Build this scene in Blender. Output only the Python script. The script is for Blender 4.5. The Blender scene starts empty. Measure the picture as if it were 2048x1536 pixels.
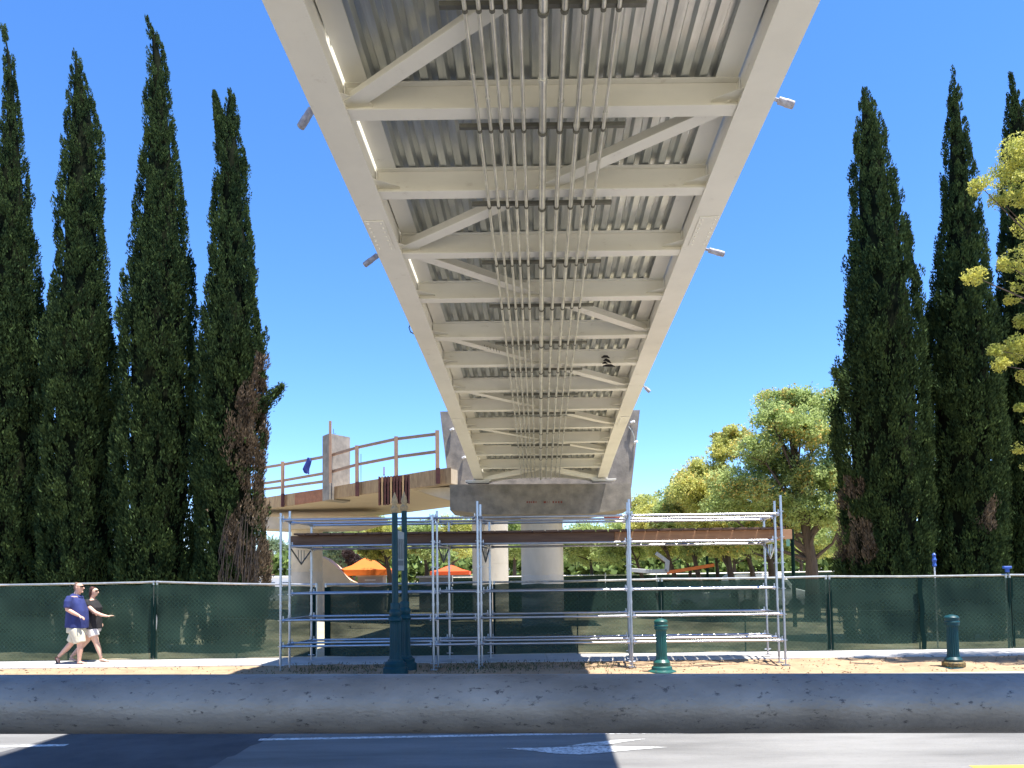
import bpy, math, random
import numpy as np
from mathutils import Vector, Matrix
rad = math.radians
random.seed(7)
rng = np.random.default_rng(11)
sc = bpy.context.scene
C = sc.collection
# ------------------------------------------------------------------ camera
F = 1500.0; CX = 1024.0; CY = 1078.0; TH = rad(3.0); RO = rad(0.75); EYE = Vector((0, 0, 1.8))
_f = Vector((0, math.cos(TH), math.sin(TH))); _u0 = Vector((0, -math.sin(TH), math.cos(TH))); _r0 = Vector((1, 0, 0))
_r = _r0*math.cos(RO) - _u0*math.sin(RO); _u = _r0*math.sin(RO) + _u0*math.cos(RO)
cam = bpy.data.cameras.new('camera'); camo = bpy.data.objects.new('camera', cam); C.objects.link(camo)
camo.matrix_world = Matrix(((_r.x, _u.x, -_f.x, EYE.x), (_r.y, _u.y, -_f.y, EYE.y), (_r.z, _u.z, -_f.z, EYE.z), (0, 0, 0, 1)))
cam.sensor_width = 36; cam.lens = 36*F/2048; cam.shift_y = (CY-768)/2048; cam.clip_start = 0.05; cam.clip_end = 6000
sc.camera = camo
# ------------------------------------------------------------------ world, sun, exposure
w = bpy.data.worlds.new('World'); sc.world = w; w.use_nodes = True
nt = w.node_tree; bg = nt.nodes['Background']
sky = nt.nodes.new('ShaderNodeTexSky'); sky.sky_type = 'NISHITA'; sky.sun_disc = False
SUN = Vector((0.25, -0.15, 1.0)).normalized()
sky.sun_elevation = math.asin(SUN.z); sky.sun_rotation = math.atan2(SUN.x, SUN.y)
sky.air_density = 1.0; sky.dust_density = 0.0; sky.ozone_density = 3.0; sky.altitude = 1200
hs = nt.nodes.new('ShaderNodeHueSaturation'); hs.inputs['Saturation'].default_value = 1.2; hs.inputs['Hue'].default_value = .499
nt.links.new(sky.outputs[0], hs.inputs['Color']); mu = nt.nodes.new('ShaderNodeMix'); mu.data_type = 'RGBA'; mu.blend_type = 'MULTIPLY'; mu.inputs['Factor'].default_value = 1; mu.inputs['B'].default_value = (.87, .905, 1.06, 1)
nt.links.new(hs.outputs[0], mu.inputs['A']); nt.links.new(mu.outputs['Result'], bg.inputs['Color'])
bg.inputs['Strength'].default_value = 0.118
sun = bpy.data.lights.new('sun', 'SUN'); suno = bpy.data.objects.new('sun', sun); C.objects.link(suno)
sun.energy = 4.6; sun.angle = rad(0.53); sun.color = (1.0, 0.96, 0.89)
suno.rotation_euler = (-SUN).to_track_quat('-Z', 'Y').to_euler(); suno.location = (20, -10, 60)
sc.view_settings.view_transform = 'Standard'; sc.view_settings.look = 'None'
sc.view_settings.gamma = 1.0; sc.view_settings.exposure = 1.43
sc.cycles.max_bounces = 8; sc.cycles.diffuse_bounces = 6; sc.cycles.transparent_max_bounces = 12

# ------------------------------------------------------------------ geometry of the view
def ray(px, py):
    a = _r*((px-CX)/F) + _u*(-(py-CY)/F) + _f
    return a/a.y
def W(px, py, Y): return EYE + ray(px, py)*Y            # point at distance Y down the street axis
def G(px, py, z=0.0):                                    # point on the level z
    a = ray(px, py); return EYE + a*((z-EYE.z)/a.z)

# ------------------------------------------------------------------ helpers
def tag(o, label=None, cat=None, group=None, kind=None):
    if label: o['label'] = label
    if cat: o['category'] = cat
    if group: o['group'] = group
    if kind: o['kind'] = kind
    return o
def thing(name, label, cat, loc=(0, 0, 0), group=None):
    o = bpy.data.objects.new(name, None); C.objects.link(o); o.location = loc; o.empty_display_size = .2
    return tag(o, label, cat, group)
def link(name, me, mat, parent=None, smooth=False):
    if mat: me.materials.append(mat)
    o = bpy.data.objects.new(name, me); C.objects.link(o)
    if smooth: me.polygons.foreach_set('use_smooth', [True]*len(me.polygons))
    if parent:
        o.parent = parent; L = Vector((0, 0, 0)); p = parent
        while p: L += p.location; p = p.parent
        o.matrix_parent_inverse = Matrix.Translation(-L)
    return o
def copy_tree(o, parent=None):
    c = o.copy(); C.objects.link(c)
    if parent: c.parent = parent
    for ch in [x for x in C.objects if x.parent == o]: copy_tree(ch, c)
    return c
class MB:
    def __init__(s): s.v = []; s.f = []
    def add(s, vs, fs):
        n = len(s.v); s.v += [tuple(v) for v in vs]; s.f += [tuple(i+n for i in f) for f in fs]; return s
    def hexa(s, p):
        return s.add(p, [(0, 3, 2, 1), (4, 5, 6, 7), (0, 1, 5, 4), (1, 2, 6, 5), (2, 3, 7, 6), (3, 0, 4, 7)])
    def box(s, c, size, rz=0):
        x, y, z = [k/2 for k in size]; c = Vector(c); R = Matrix.Rotation(rz, 3, 'Z')
        return s.hexa([c+R@Vector(q) for q in [(-x, -y, -z), (x, -y, -z), (x, y, -z), (-x, y, -z), (-x, -y, z), (x, -y, z), (x, y, z), (-x, y, z)]])
    def bar(s, a, b, wd, ht, up=(0, 0, 1)):
        a = Vector(a); b = Vector(b); d = (b-a).normalized(); up = Vector(up)
        sd = d.cross(up)
        if sd.length < 1e-4: sd = d.cross(Vector((1, 0, 0)))
        sd.normalize(); u = sd.cross(d).normalized()
        q = [(-1, -1), (1, -1), (1, 1), (-1, 1)]
        return s.hexa([a+sd*wd/2*i+u*ht/2*j for i, j in q]+[b+sd*wd/2*i+u*ht/2*j for i, j in q])
    def tube(s, pts, r, n=8, caps=True):
        pts = [Vector(p) for p in pts]; rs = r if isinstance(r, (list, tuple)) else [r]*len(pts)
        vs = []; ref = None
        for i, p in enumerate(pts):
            d = (pts[min(i+1, len(pts)-1)]-pts[max(i-1, 0)]).normalized()
            if ref is None: ref = Vector((0, 0, 1)) if abs(d.z) < .9 else Vector((1, 0, 0))
            a = d.cross(ref).normalized(); b = a.cross(d).normalized(); ref = b if abs(d.dot(b)) < .5 else ref
            for k in range(n):
                t = 2*math.pi*k/n; vs.append(p+(a*math.cos(t)+b*math.sin(t))*rs[i])
        fs = [(i*n+k, i*n+(k+1) % n, (i+1)*n+(k+1) % n, (i+1)*n+k) for i in range(len(pts)-1) for k in range(n)]
        if caps: fs += [tuple(range(n-1, -1, -1)), tuple((len(pts)-1)*n+k for k in range(n))]
        return s.add(vs, fs)
    def lathe(s, c, prof, n=20, flute=0, nf=0):
        c = Vector(c); vs = []; m = len(prof)
        for r, z in prof:
            for k in range(n):
                t = 2*math.pi*k/n; rr = r*(1-(flute if (nf and k % 2) else 0)); vs.append(c+Vector((rr*math.cos(t), rr*math.sin(t), z)))
        fs = [(i*n+k, i*n+(k+1) % n, (i+1)*n+(k+1) % n, (i+1)*n+k) for i in range(m-1) for k in range(n)]
        fs += [tuple(range(n-1, -1, -1)), tuple((m-1)*n+k for k in range(n))]
        return s.add(vs, fs)
    def prism(s, poly, off):
        poly = [Vector(p) for p in poly]; off = Vector(off); n = len(poly)
        return s.add(poly+[p+off for p in poly], [tuple(range(n)), tuple(range(2*n-1, n-1, -1))]+[(i, i+n, (i+1) % n+n, (i+1) % n) for i in range(n)])
    def sweep(s, secs, closed=True):                        # list of rings with the same count
        n = len(secs[0]); vs = [p for r in secs for p in r]
        fs = [(i*n+k, i*n+(k+1) % n, (i+1)*n+(k+1) % n, (i+1)*n+k) for i in range(len(secs)-1) for k in range(n if closed else n-1)]
        if closed: fs += [tuple(range(n-1, -1, -1)), tuple((len(secs)-1)*n+k for k in range(n))]
        return s.add(vs, fs)
    def build(s, name, mat, parent=None, smooth=False, bevel=0):
        me = bpy.data.meshes.new(name); me.from_pydata(s.v, [], s.f); me.update()
        import bmesh
        bm = bmesh.new(); bm.from_mesh(me); bmesh.ops.recalc_face_normals(bm, faces=bm.faces)
        if bevel: bmesh.ops.bevel(bm, geom=[e for e in bm.edges], offset=bevel, segments=1, affect='EDGES')
        bm.to_mesh(me); bm.free()
        if smooth:
            try:
                me.polygons.foreach_set('use_smooth', [True]*len(me.polygons)); me.set_sharp_from_angle(angle=rad(38))
            except Exception: pass
        return link(name, me, mat, parent)

# ------------------------------------------------------------------ materials
M = {}
def mat(name, col, rough=.7, metal=0, var=0, vs=3.0, bump=0, bs=40.0, col2=None, stretch=(1, 1, 1), spots=0, spotcol=(.03, .03, .03), spot_s=14, spec=.5, transl=0, detail=6, island=0, st=.62):
    m = bpy.data.materials.new(name); m.use_nodes = True; t = m.node_tree; N = t.nodes; L = t.links
    b = N['Principled BSDF']; b.inputs['Roughness'].default_value = rough; b.inputs['Metallic'].default_value = metal
    b.inputs['Specular IOR Level'].default_value = spec; b.inputs['Base Color'].default_value = (*col, 1)
    tc = N.new('ShaderNodeTexCoord'); mp = N.new('ShaderNodeMapping'); mp.inputs['Scale'].default_value = stretch
    L.new(tc.outputs['Object'], mp.inputs['Vector']); out = None
    def noise(scale, det=detail, rg=.6):
        n = N.new('ShaderNodeTexNoise'); n.inputs['Scale'].default_value = scale; n.inputs['Detail'].default_value = det; n.inputs['Roughness'].default_value = rg
        L.new(mp.outputs[0], n.inputs['Vector']); return n.outputs['Fac']
    def ramp(src, a, c, lo=0, hi=1):
        r = N.new('ShaderNodeMapRange'); r.inputs['From Min'].default_value = a; r.inputs['From Max'].default_value = c
        r.inputs['To Min'].default_value = lo; r.inputs['To Max'].default_value = hi; L.new(src, r.inputs['Value']); return r.outputs[0]
    if var or col2 or spots or island:
        c2 = col2 or tuple(max(0, c*(1-var)) for c in col)
        c1 = col if col2 else tuple(min(1, c*(1+var*.6)) for c in col)
        mx = N.new('ShaderNodeMix'); mx.data_type = 'RGBA'
        L.new(ramp(noise(vs), .33, .67), mx.inputs['Factor']); mx.inputs['A'].default_value = (*c1, 1); mx.inputs['B'].default_value = (*c2, 1); out = mx.outputs['Result']
        if spots:
            m2 = N.new('ShaderNodeMix'); m2.data_type = 'RGBA'; L.new(ramp(noise(spot_s, 8, .7), st, st+.07, 0, spots), m2.inputs['Factor'])
            L.new(out, m2.inputs['A']); m2.inputs['B'].default_value = (*spotcol, 1); out = m2.outputs['Result']
        if island:
            g = N.new('ShaderNodeNewGeometry'); h = N.new('ShaderNodeHueSaturation'); L.new(ramp(g.outputs['Random Per Island'], 0, 1, 1-island, 1+island), h.inputs['Value']); L.new(out, h.inputs['Color']); out = h.outputs[0]
        L.new(out, b.inputs['Base Color'])
    if bump:
        bp = N.new('ShaderNodeBump'); bp.inputs['Strength'].default_value = bump; bp.inputs['Distance'].default_value = .02
        L.new(noise(bs, 8), bp.inputs['Height']); L.new(bp.outputs[0], b.inputs['Normal'])
    if transl:
        tr = N.new('ShaderNodeBsdfTranslucent'); ms = N.new('ShaderNodeMixShader'); ms.inputs[0].default_value = transl
        if out: L.new(out, tr.inputs['Color'])
        else: tr.inputs['Color'].default_value = (*col, 1)
        L.new(b.outputs[0], ms.inputs[1]); L.new(tr.outputs[0], ms.inputs[2]); L.new(ms.outputs[0], N['Material Output'].inputs['Surface'])
    M[name] = m; return m
mat('asphalt', (.21, .205, .195), .9, var=.3, vs=1.6, bump=.7, bs=90, spots=.5, spotcol=(.09, .09, .09), spot_s=60, spec=.2, stretch=(.22, 1, 1), st=.58)
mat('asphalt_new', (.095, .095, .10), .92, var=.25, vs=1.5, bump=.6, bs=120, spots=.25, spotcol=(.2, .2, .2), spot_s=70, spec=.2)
mat('road_paint', (.66, .66, .64), .8, var=.3, vs=6, spots=.85, spotcol=(.24, .23, .22), spot_s=22, st=.50)
mat('yellow_paint', (.75, .50, .06), .8, var=.2, vs=6, spots=.5, spotcol=(.22, .21, .20), spot_s=16)
mat('walk', (.46, .44, .41), .9, var=.15, vs=1.3, bump=.2, bs=60)
mat('curb', (.40, .39, .37), .9, var=.25, vs=3, bump=.3, bs=30)
mat('dirt', (.40, .28, .17), .95, col2=(.29, .20, .125), vs=2.6, bump=1.0, bs=14, spots=.3, spotcol=(.16, .10, .06), spot_s=7, spec=.1)
mat('site_ground', (.46, .39, .28), .95, col2=(.34, .30, .19), vs=.5, bump=1.0, bs=6, spots=.4, spotcol=(.12, .10, .05), spot_s=2, spec=.1)
mat('paint', (.87, .85, .775), .55, var=.07, vs=.9, bump=.06, bs=8, spots=.26, spotcol=(.42, .36, .28), spot_s=3.6, stretch=(1, 1, 2.5))
mat('paint_panel', (.74, .72, .68), .6, var=.04, vs=1.5)
mat('galv_deck', (.72, .74, .72), .34, metal=.75, col2=(.50, .52, .51), vs=2.2, stretch=(5, .4, 1), bump=.08, bs=12, spots=.2, spotcol=(.12, .12, .11), spot_s=5)
mat('galv', (.60, .60, .57), .38, metal=.7, var=.2, vs=9)
mat('conduit', (.68, .68, .64), .33, metal=.7, var=.22, vs=4)
mat('strut', (.16, .16, .14), .5, metal=.6, var=.2, vs=6)
mat('hole', (.05, .05, .06), .8)
mat('wrap', (.20, .17, .18), .6, col2=(.42, .40, .42), vs=14)
mat('concrete', (.31, .275, .23), .9, col2=(.175, .157, .135), vs=2.4, bump=.35, bs=18, spots=.35, spotcol=(.10, .095, .09), spot_s=6)
mat('concrete_light', (.55, .48, .38), .9, var=.14, vs=1.6, bump=.2, bs=14, spots=.15, spotcol=(.2, .17, .14), spot_s=7)
mat('concrete_column', (.58, .53, .46), .9, var=.12, vs=1.6, bump=.2, bs=14, stretch=(1, 1, .35), spots=.2, spotcol=(.22, .2, .17), spot_s=6)
mat('soffit', (.50, .42, .31), .85, col2=(.43, .35, .25), vs=5, stretch=(.25, 2.5, 1), bump=.2, bs=5)
mat('form_ply', (.48, .33, .17), .8, col2=(.30, .19, .10), vs=5, stretch=(2, 2, .4), spots=.5, spotcol=(.12, .06, .03), spot_s=4)
mat('form_red', (.33, .14, .07), .8, var=.25, vs=5)
mat('lumber', (.42, .26, .16), .8, col2=(.30, .19, .13), vs=6, stretch=(.3, .3, .3))
mat('lumber_dark', (.11, .062, .042), .85, col2=(.17, .10, .065), vs=7, stretch=(.35, 2, 4))
mat('lumber_tan', (.40, .215, .11), .8, col2=(.30, .15, .075), vs=7, stretch=(.35, 2, 4))
mat('rust_red', (.075, .022, .02), .8, var=.35, vs=8)
mat('steel_new', (.46, .47, .50), .30, metal=.85, var=.12, vs=5)
mat('rail_steel', (.27, .265, .245), .45, metal=.25, col2=(.135, .13, .118), vs=6, stretch=(1, 1.7, 1.7), bump=.18, bs=110, spots=.9, spotcol=(.04, .04, .043), spot_s=75, spec=.7, st=.585)
mat('lamp_green', (.010, .085, .070), .4, var=.15, vs=4, spec=.5)
mat('lamp_blue_green', (.004, .046, .055), .45, var=.15, vs=4, spec=.3)
mat('dark_green', (.005, .018, .016), .9, spec=.05)
mat('pale_green', (.14, .30, .24), .5)
mat('tape_tan', (.44, .31, .16), .8, var=.25, vs=20)
mat('tape_brass', (.30, .19, .05), .6, col2=(.02, .03, .02), vs=30)
mat('banner', (.36, .37, .34), .7, var=.1, vs=6)
mat('banner_dark', (.15, .16, .15), .7)
mat('bark', (.13, .095, .07), .95, col2=(.07, .05, .04), vs=6, stretch=(3, 3, .5), bump=.8, bs=12)
mat('bark_dark', (.075, .055, .04), .95, var=.3, vs=6, bump=.6, bs=12)
mat('cypress_core_shade', (.012, .015, .008), .95, var=.4, vs=5, spec=.02)  # crown-interior shade put into the base colour
mat('cypress', (.066, .098, .032), .95, col2=(.017, .032, .015), vs=2.0, island=.4, transl=.15, spec=.04)
mat('cypress_dry', (.20, .15, .10), .85, col2=(.09, .065, .045), vs=2.2, island=.4, transl=.2, spec=.1)
mat('leaf_mid', (.50, .57, .23), .6, col2=(.34, .43, .15), vs=1.1, island=.3, transl=.5, spec=.1)
mat('leaf_gold', (.63, .60, .19), .6, col2=(.44, .50, .17), vs=.9, island=.3, transl=.5, spec=.1)
mat('leaf_grey', (.28, .34, .19), .7, col2=(.19, .25, .14), vs=.8, island=.3, transl=.3, spec=.2)
mat('leaf_plum', (.09, .05, .045), .7, col2=(.05, .035, .03), vs=.8, island=.3, transl=.3, spec=.2)
mat('leaf_near', (.60, .55, .12), .55, col2=(.36, .40, .09), vs=1.6, island=.3, transl=.42, spec=.35)
mat('leaf_wood', (.22, .29, .09), .8, col2=(.13, .19, .06), vs=.5, island=.4, transl=.25, spec=.05)
mat('blossom', (.66, .50, .14), .7, island=.3, transl=.3)
mat('grass', (.05, .075, .02), .8, col2=(.10, .085, .035), vs=3, island=.4, transl=.3)
mat('orange_canvas', (.78, .19, .02), .7, var=.06, vs=3, transl=.25)
mat('red_canvas', (.70, .09, .015), .6, var=.06, vs=3)
mat('stucco', (.62, .50, .36), .9, var=.06, vs=2)
mat('stucco_grey', (.40, .34, .30), .9, var=.1, vs=2)
mat('white', (.80, .80, .80), .5)
mat('grey_box', (.12, .125, .14), .7, var=.1, vs=3)
mat('glass', (.03, .04, .05), .1, spec=.8)
mat('rubber', (.02, .02, .02), .8)
mat('lift_grey', (.35, .37, .40), .45, var=.1)
mat('lift_orange', (.62, .16, .03), .45, var=.1)
mat('blue', (.03, .10, .42), .5)
mat('blue_cloth', (.015, .03, .20), .85, var=.2, vs=8)
mat('black_ink', (.012, .01, .01), .7)
mat('red_ink', (.20, .03, .015), .8)
mat('faint_ink', (.22, .20, .17), .8)
mat('skin', (.62, .36, .26), .55, var=.06, vs=9, spec=.4)
mat('skin_pale', (.66, .41, .30), .55, var=.06, vs=9, spec=.4)
mat('shirt_navy', (.022, .034, .15), .85, var=.2, vs=7, bump=.9, bs=9, stretch=(1, 1, .5))
mat('shirt_black', (.014, .013, .015), .85, var=.3, vs=7, bump=.9, bs=9, stretch=(1, 1, .5))
mat('shorts_khaki', (.60, .55, .42), .85, var=.1, vs=8, bump=.9, bs=9, stretch=(1, 1, .5))
mat('shorts_white', (.74, .68, .66), .85, var=.07, vs=8, bump=.9, bs=9, stretch=(1, 1, .5))
mat('hair_grey', (.16, .10, .075), .8, var=.2, vs=30)
mat('hair_red', (.065, .020, .012), .6, var=.3, vs=20)
mat('sandal', (.05, .02, .016), .6)
mat('shade_lens', (.01, .01, .012), .15)
# privacy screen: woven dark green netting, partly see-through, chain link pressed through it
def screen_mat():
    m = bpy.data.materials.new('screen'); m.use_nodes = True; t = m.node_tree; N = t.nodes; L = t.links
    b = N['Principled BSDF']; b.inputs['Roughness'].default_value = .75; b.inputs['Specular IOR Level'].default_value = .08
    tc = N.new('ShaderNodeTexCoord')
    n = N.new('ShaderNodeTexNoise'); n.inputs['Scale'].default_value = 1.3; n.inputs['Detail'].default_value = 5; L.new(tc.outputs['Object'], n.inputs['Vector'])
    mx = N.new('ShaderNodeMix'); mx.data_type = 'RGBA'; L.new(n.outputs['Fac'], mx.inputs['Factor'])
    mx.inputs['A'].default_value = (.009, .025, .020, 1); mx.inputs['B'].default_value = (.026, .047, .034, 1)
    hs_ = []
    for a in (45, -45):
        mp = N.new('ShaderNodeMapping'); mp.inputs['Rotation'].default_value = (0, rad(a), 0); L.new(tc.outputs['Object'], mp.inputs['Vector'])
        wv = N.new('ShaderNodeTexWave'); wv.bands_direction = 'X'; wv.inputs['Scale'].default_value = 4.4; wv.inputs['Distortion'].default_value = .6; wv.inputs['Detail Scale'].default_value = 1.0
        L.new(mp.outputs[0], wv.inputs['Vector']); pw = N.new('ShaderNodeMath'); pw.operation = 'POWER'; pw.inputs[1].default_value = 10; L.new(wv.outputs['Fac'], pw.inputs[0]); hs_.append(pw)
    ad = N.new('ShaderNodeMath'); ad.operation = 'MAXIMUM'; L.new(hs_[0].outputs[0], ad.inputs[0]); L.new(hs_[1].outputs[0], ad.inputs[1])
    m2 = N.new('ShaderNodeMix'); m2.data_type = 'RGBA'; ml = N.new('ShaderNodeMath'); ml.operation = 'MULTIPLY'; ml.inputs[1].default_value = .55; L.new(ad.outputs[0], ml.inputs[0])
    L.new(ml.outputs[0], m2.inputs['Factor']); L.new(mx.outputs['Result'], m2.inputs['A']); m2.inputs['B'].default_value = (.040, .075, .055, 1)
    L.new(m2.outputs['Result'], b.inputs['Base Color'])
    bp = N.new('ShaderNodeBump'); bp.inputs['Strength'].default_value = .5; bp.inputs['Distance'].default_value = .03; L.new(n.outputs['Fac'], bp.inputs['Height']); L.new(bp.outputs[0], b.inputs['Normal'])
    tr = N.new('ShaderNodeBsdfTransparent'); tr.inputs['Color'].default_value = (.85, .95, .85, 1)
    ms = N.new('ShaderNodeMixShader'); ms.inputs[0].default_value = .085
    n2 = N.new('ShaderNodeTexNoise'); n2.inputs['Scale'].default_value = .9; n2.inputs['Detail'].default_value = 7; n2.inputs['Roughness'].default_value = .65; mp2 = N.new('ShaderNodeMapping'); mp2.inputs['Scale'].default_value = (.6, 1, 3.2); L.new(tc.outputs['Object'], mp2.inputs['Vector']); L.new(mp2.outputs[0], n2.inputs['Vector'])
    rg = N.new('ShaderNodeMapRange'); rg.inputs['From Min'].default_value = .42; rg.inputs['From Max'].default_value = .68; rg.inputs['To Min'].default_value = .045; rg.inputs['To Max'].default_value = .20; L.new(n2.outputs['Fac'], rg.inputs['Value']); L.new(rg.outputs[0], ms.inputs[0])
    L.new(b.outputs[0], ms.inputs[1]); L.new(tr.outputs[0], ms.inputs[2]); L.new(ms.outputs[0], N['Material Output'].inputs['Surface'])
    M['screen'] = m
screen_mat()

# ------------------------------------------------------------------ numpy foliage
def vnoise(P, s, seed=0):
    q = P*s+seed*17.3; i = np.floor(q).astype(np.int64); f = q-i; f = f*f*(3-2*f)
    def h(a, b, c):
        n = (a*374761393+b*668265263+c*2147483647+seed*1013) & 0x7fffffff; n = ((n ^ (n >> 13))*1274126177) & 0x7fffffff
        return ((n ^ (n >> 16)) & 0xffff)/65535.0
    r = 0
    for a in (0, 1):
        for b in (0, 1):
            for c in (0, 1):
                wgt = (f[:, 0] if a else 1-f[:, 0])*(f[:, 1] if b else 1-f[:, 1])*(f[:, 2] if c else 1-f[:, 2])
                r = r+wgt*h(i[:, 0]+a, i[:, 1]+b, i[:, 2]+c)
    return r
def unit(a): return a/np.maximum(np.linalg.norm(a, axis=1, keepdims=True), 1e-9)
def leaf_mesh(name, pos, dirs, ln, wd, extra=None):
    n = len(pos); d = unit(dirs); rv = unit(rng.normal(size=(n, 3))); sd = unit(np.cross(d, rv))
    ln = np.broadcast_to(ln, (n,))[:, None]; wd = np.broadcast_to(wd, (n,))[:, None]
    v = np.stack([pos-d*ln*.5, pos-d*ln*.05+sd*wd*.5, pos+d*ln*.5, pos-d*ln*.05-sd*wd*.5], 1).reshape(-1, 3)
    faces = np.arange(4*n).reshape(n, 4)
    me = bpy.data.meshes.new(name)
    ev = np.zeros((0, 3)); ef = []
    if extra: ev = np.array(extra[0]); ef = extra[1]
    nv = len(v)+len(ev); me.vertices.add(nv); me.vertices.foreach_set('co', np.concatenate([v, ev]).astype(np.float32).ravel())
    li = list(faces.ravel()); ls = list(range(0, 4*n, 4)); tot = [4]*n
    for f in ef: ls.append(len(li)); tot.append(len(f)); li += [k+4*n for k in f]
    me.loops.add(len(li)); me.loops.foreach_set('vertex_index', np.array(li, dtype=np.int32))
    me.polygons.add(len(ls)); me.polygons.foreach_set('loop_start', np.array(ls, dtype=np.int32)); me.polygons.foreach_set('loop_total', np.array(tot, dtype=np.int32))
    me.update(calc_edges=True); return me

# ================================================================== SETTING
def sheet(name, x0, x1, y0, y1, z, m, kind='structure', nx=1, ny=1, amp=0, fr=1.0, label=None):
    vs = []; fs = []
    xs = np.linspace(x0, x1, nx+1); ys = np.linspace(y0, y1, ny+1)
    P = np.array([(x, y, z) for y in ys for x in xs])
    if amp:
        e = np.minimum(np.minimum(P[:, 1]-y0, y1-P[:, 1])/.25, 1)
        P[:, 2] += amp*((vnoise(P, fr, 1)-.35)+.5*(vnoise(P, fr*2.7, 2)-.5)+.25*(vnoise(P, fr*7, 3)-.5))*e
    for j in range(ny):
        for i in range(nx):
            a = j*(nx+1)+i; fs.append((a, a+1, a+nx+2, a+nx+1))
    me = bpy.data.meshes.new(name); me.from_pydata([tuple(p) for p in P], [], fs); me.update()
    o = link(name, me, M[m], smooth=bool(amp)); o['kind'] = kind; return o
sheet('ground', -2500, 2500, -2500, 2500, -.25, 'site_ground')
sheet('road', -300, 300, 3.0, 13.32, -.15, 'asphalt')
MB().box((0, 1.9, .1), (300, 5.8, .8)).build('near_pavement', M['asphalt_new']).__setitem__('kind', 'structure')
MB().box((0, 13.42, -.1), (300, .2, .24)).build('kerb', M['curb'], bevel=.015).__setitem__('kind', 'structure')
sheet('dirt_verge', -30, 30, 13.51, 16.32, -.015, 'dirt', nx=600, ny=60, amp=.09, fr=2.2)
sheet('site_ground', -400, 400, 17.85, 700, -.03, 'site_ground')
mb = MB()
for i in range(-26, 27):
    mb.box((i*1.5, 17.08, -.05), (1.492, 1.54, .12))
mb.build('pavement', M['walk'], bevel=.006)['kind'] = 'structure'
def ground_poly(name, pts, z, m):
    v = [G(*p, z) for p in pts]; me = bpy.data.meshes.new(name); me.from_pydata([tuple(a) for a in v], [], [tuple(range(len(v)))]); me.update()
    o = link(name, me, M[m]); o['kind'] = 'structure'; return o
RZ = -.146
def strip(name, a, b, wd, m, z=RZ):
    A = G(*a, z); B = G(*b, z); me = bpy.data.meshes.new(name)
    me.from_pydata([tuple(A), tuple(B), (B.x, B.y+wd, z), (A.x, A.y+wd, z)], [], [(0, 1, 2, 3)]); me.update(); o = link(name, me, M[m]); o['kind'] = 'structure'
strip('lane_line', (515, 1481), (1200, 1468), .11, 'road_paint')
strip('lane_line', (1200.5, 1468), (2300, 1461), .11, 'road_paint')
strip('lane_line', (-600, 1506), (128, 1492), .11, 'road_paint')
strip('centre_line', (1950, 1536), (2600, 1528), .10, 'yellow_paint')
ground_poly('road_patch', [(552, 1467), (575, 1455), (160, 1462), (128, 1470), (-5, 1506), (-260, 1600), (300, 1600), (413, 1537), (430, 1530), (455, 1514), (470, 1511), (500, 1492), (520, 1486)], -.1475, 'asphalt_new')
ground_poly('road_arrow', [(1005, 1496), (1070, 1495.5), (1130, 1493.5), (1200, 1491), (1260, 1493), (1335, 1494), (1260, 1500), (1200, 1506), (1160, 1509), (1110, 1507), (1070, 1502)], -.1445, 'road_paint')
ground_poly('road_arrow', [(1132, 1492), (1180, 1485), (1230, 1480), (1292, 1477.5), (1250, 1483), (1215, 1489)], -.1445, 'road_paint')
# verge grass in the shaded part
n = 1500; cx = rng.choice([-4.0, -3.0, -1.2, .2, 1.6, -.4], n)+rng.normal(size=n)*.45; cy = 15.2+rng.normal(size=n)*.5
pos = np.stack([cx, np.clip(cy, 13.7, 16.2), np.full(n, .04)], 1)
g = link('verge_grass', leaf_mesh('verge_grass', pos, np.stack([rng.normal(size=n)*.5, rng.normal(size=n)*.5, np.ones(n)], 1), rng.uniform(.03, .10, n), .016), M['grass'])
tag(g, 'thin green grass tufts growing on the shaded dirt verge', 'grass', kind='stuff')
n = 1300; pos = np.stack([rng.uniform(-13, 13, n), rng.uniform(13.6, 16.2, n), np.full(n, .025)], 1)
g = link('verge_litter', leaf_mesh('verge_litter', pos, np.stack([rng.normal(size=n), rng.normal(size=n), rng.normal(size=n)*.25], 1), rng.uniform(.02, .09, n), .02), M['cypress_dry'])
tag(g, 'dry leaves and bark chips scattered on the dirt verge', 'litter', kind='stuff')

# ================================================================== FOREGROUND RAIL
t = thing('guard_rail', 'dirty galvanised steel guard rail pipe crossing the whole foreground', 'railing', (0, 1.0, .5))
a = W(-1500, 1410, 1.01); b = W(3500, 1404, .99); rr = .0385
mb = MB(); mb.tube([a+(b-a)*k/40 for k in range(41)], rr, 48); mb.build('rail', M['rail_steel'], t, smooth=True)
for x in (-1.75, 1.75):
    MB().tube([(x, 1.0, .5), (x, 1.0, 1.62)], .028, 16).build('post', M['rail_steel'], t, smooth=True)

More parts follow.
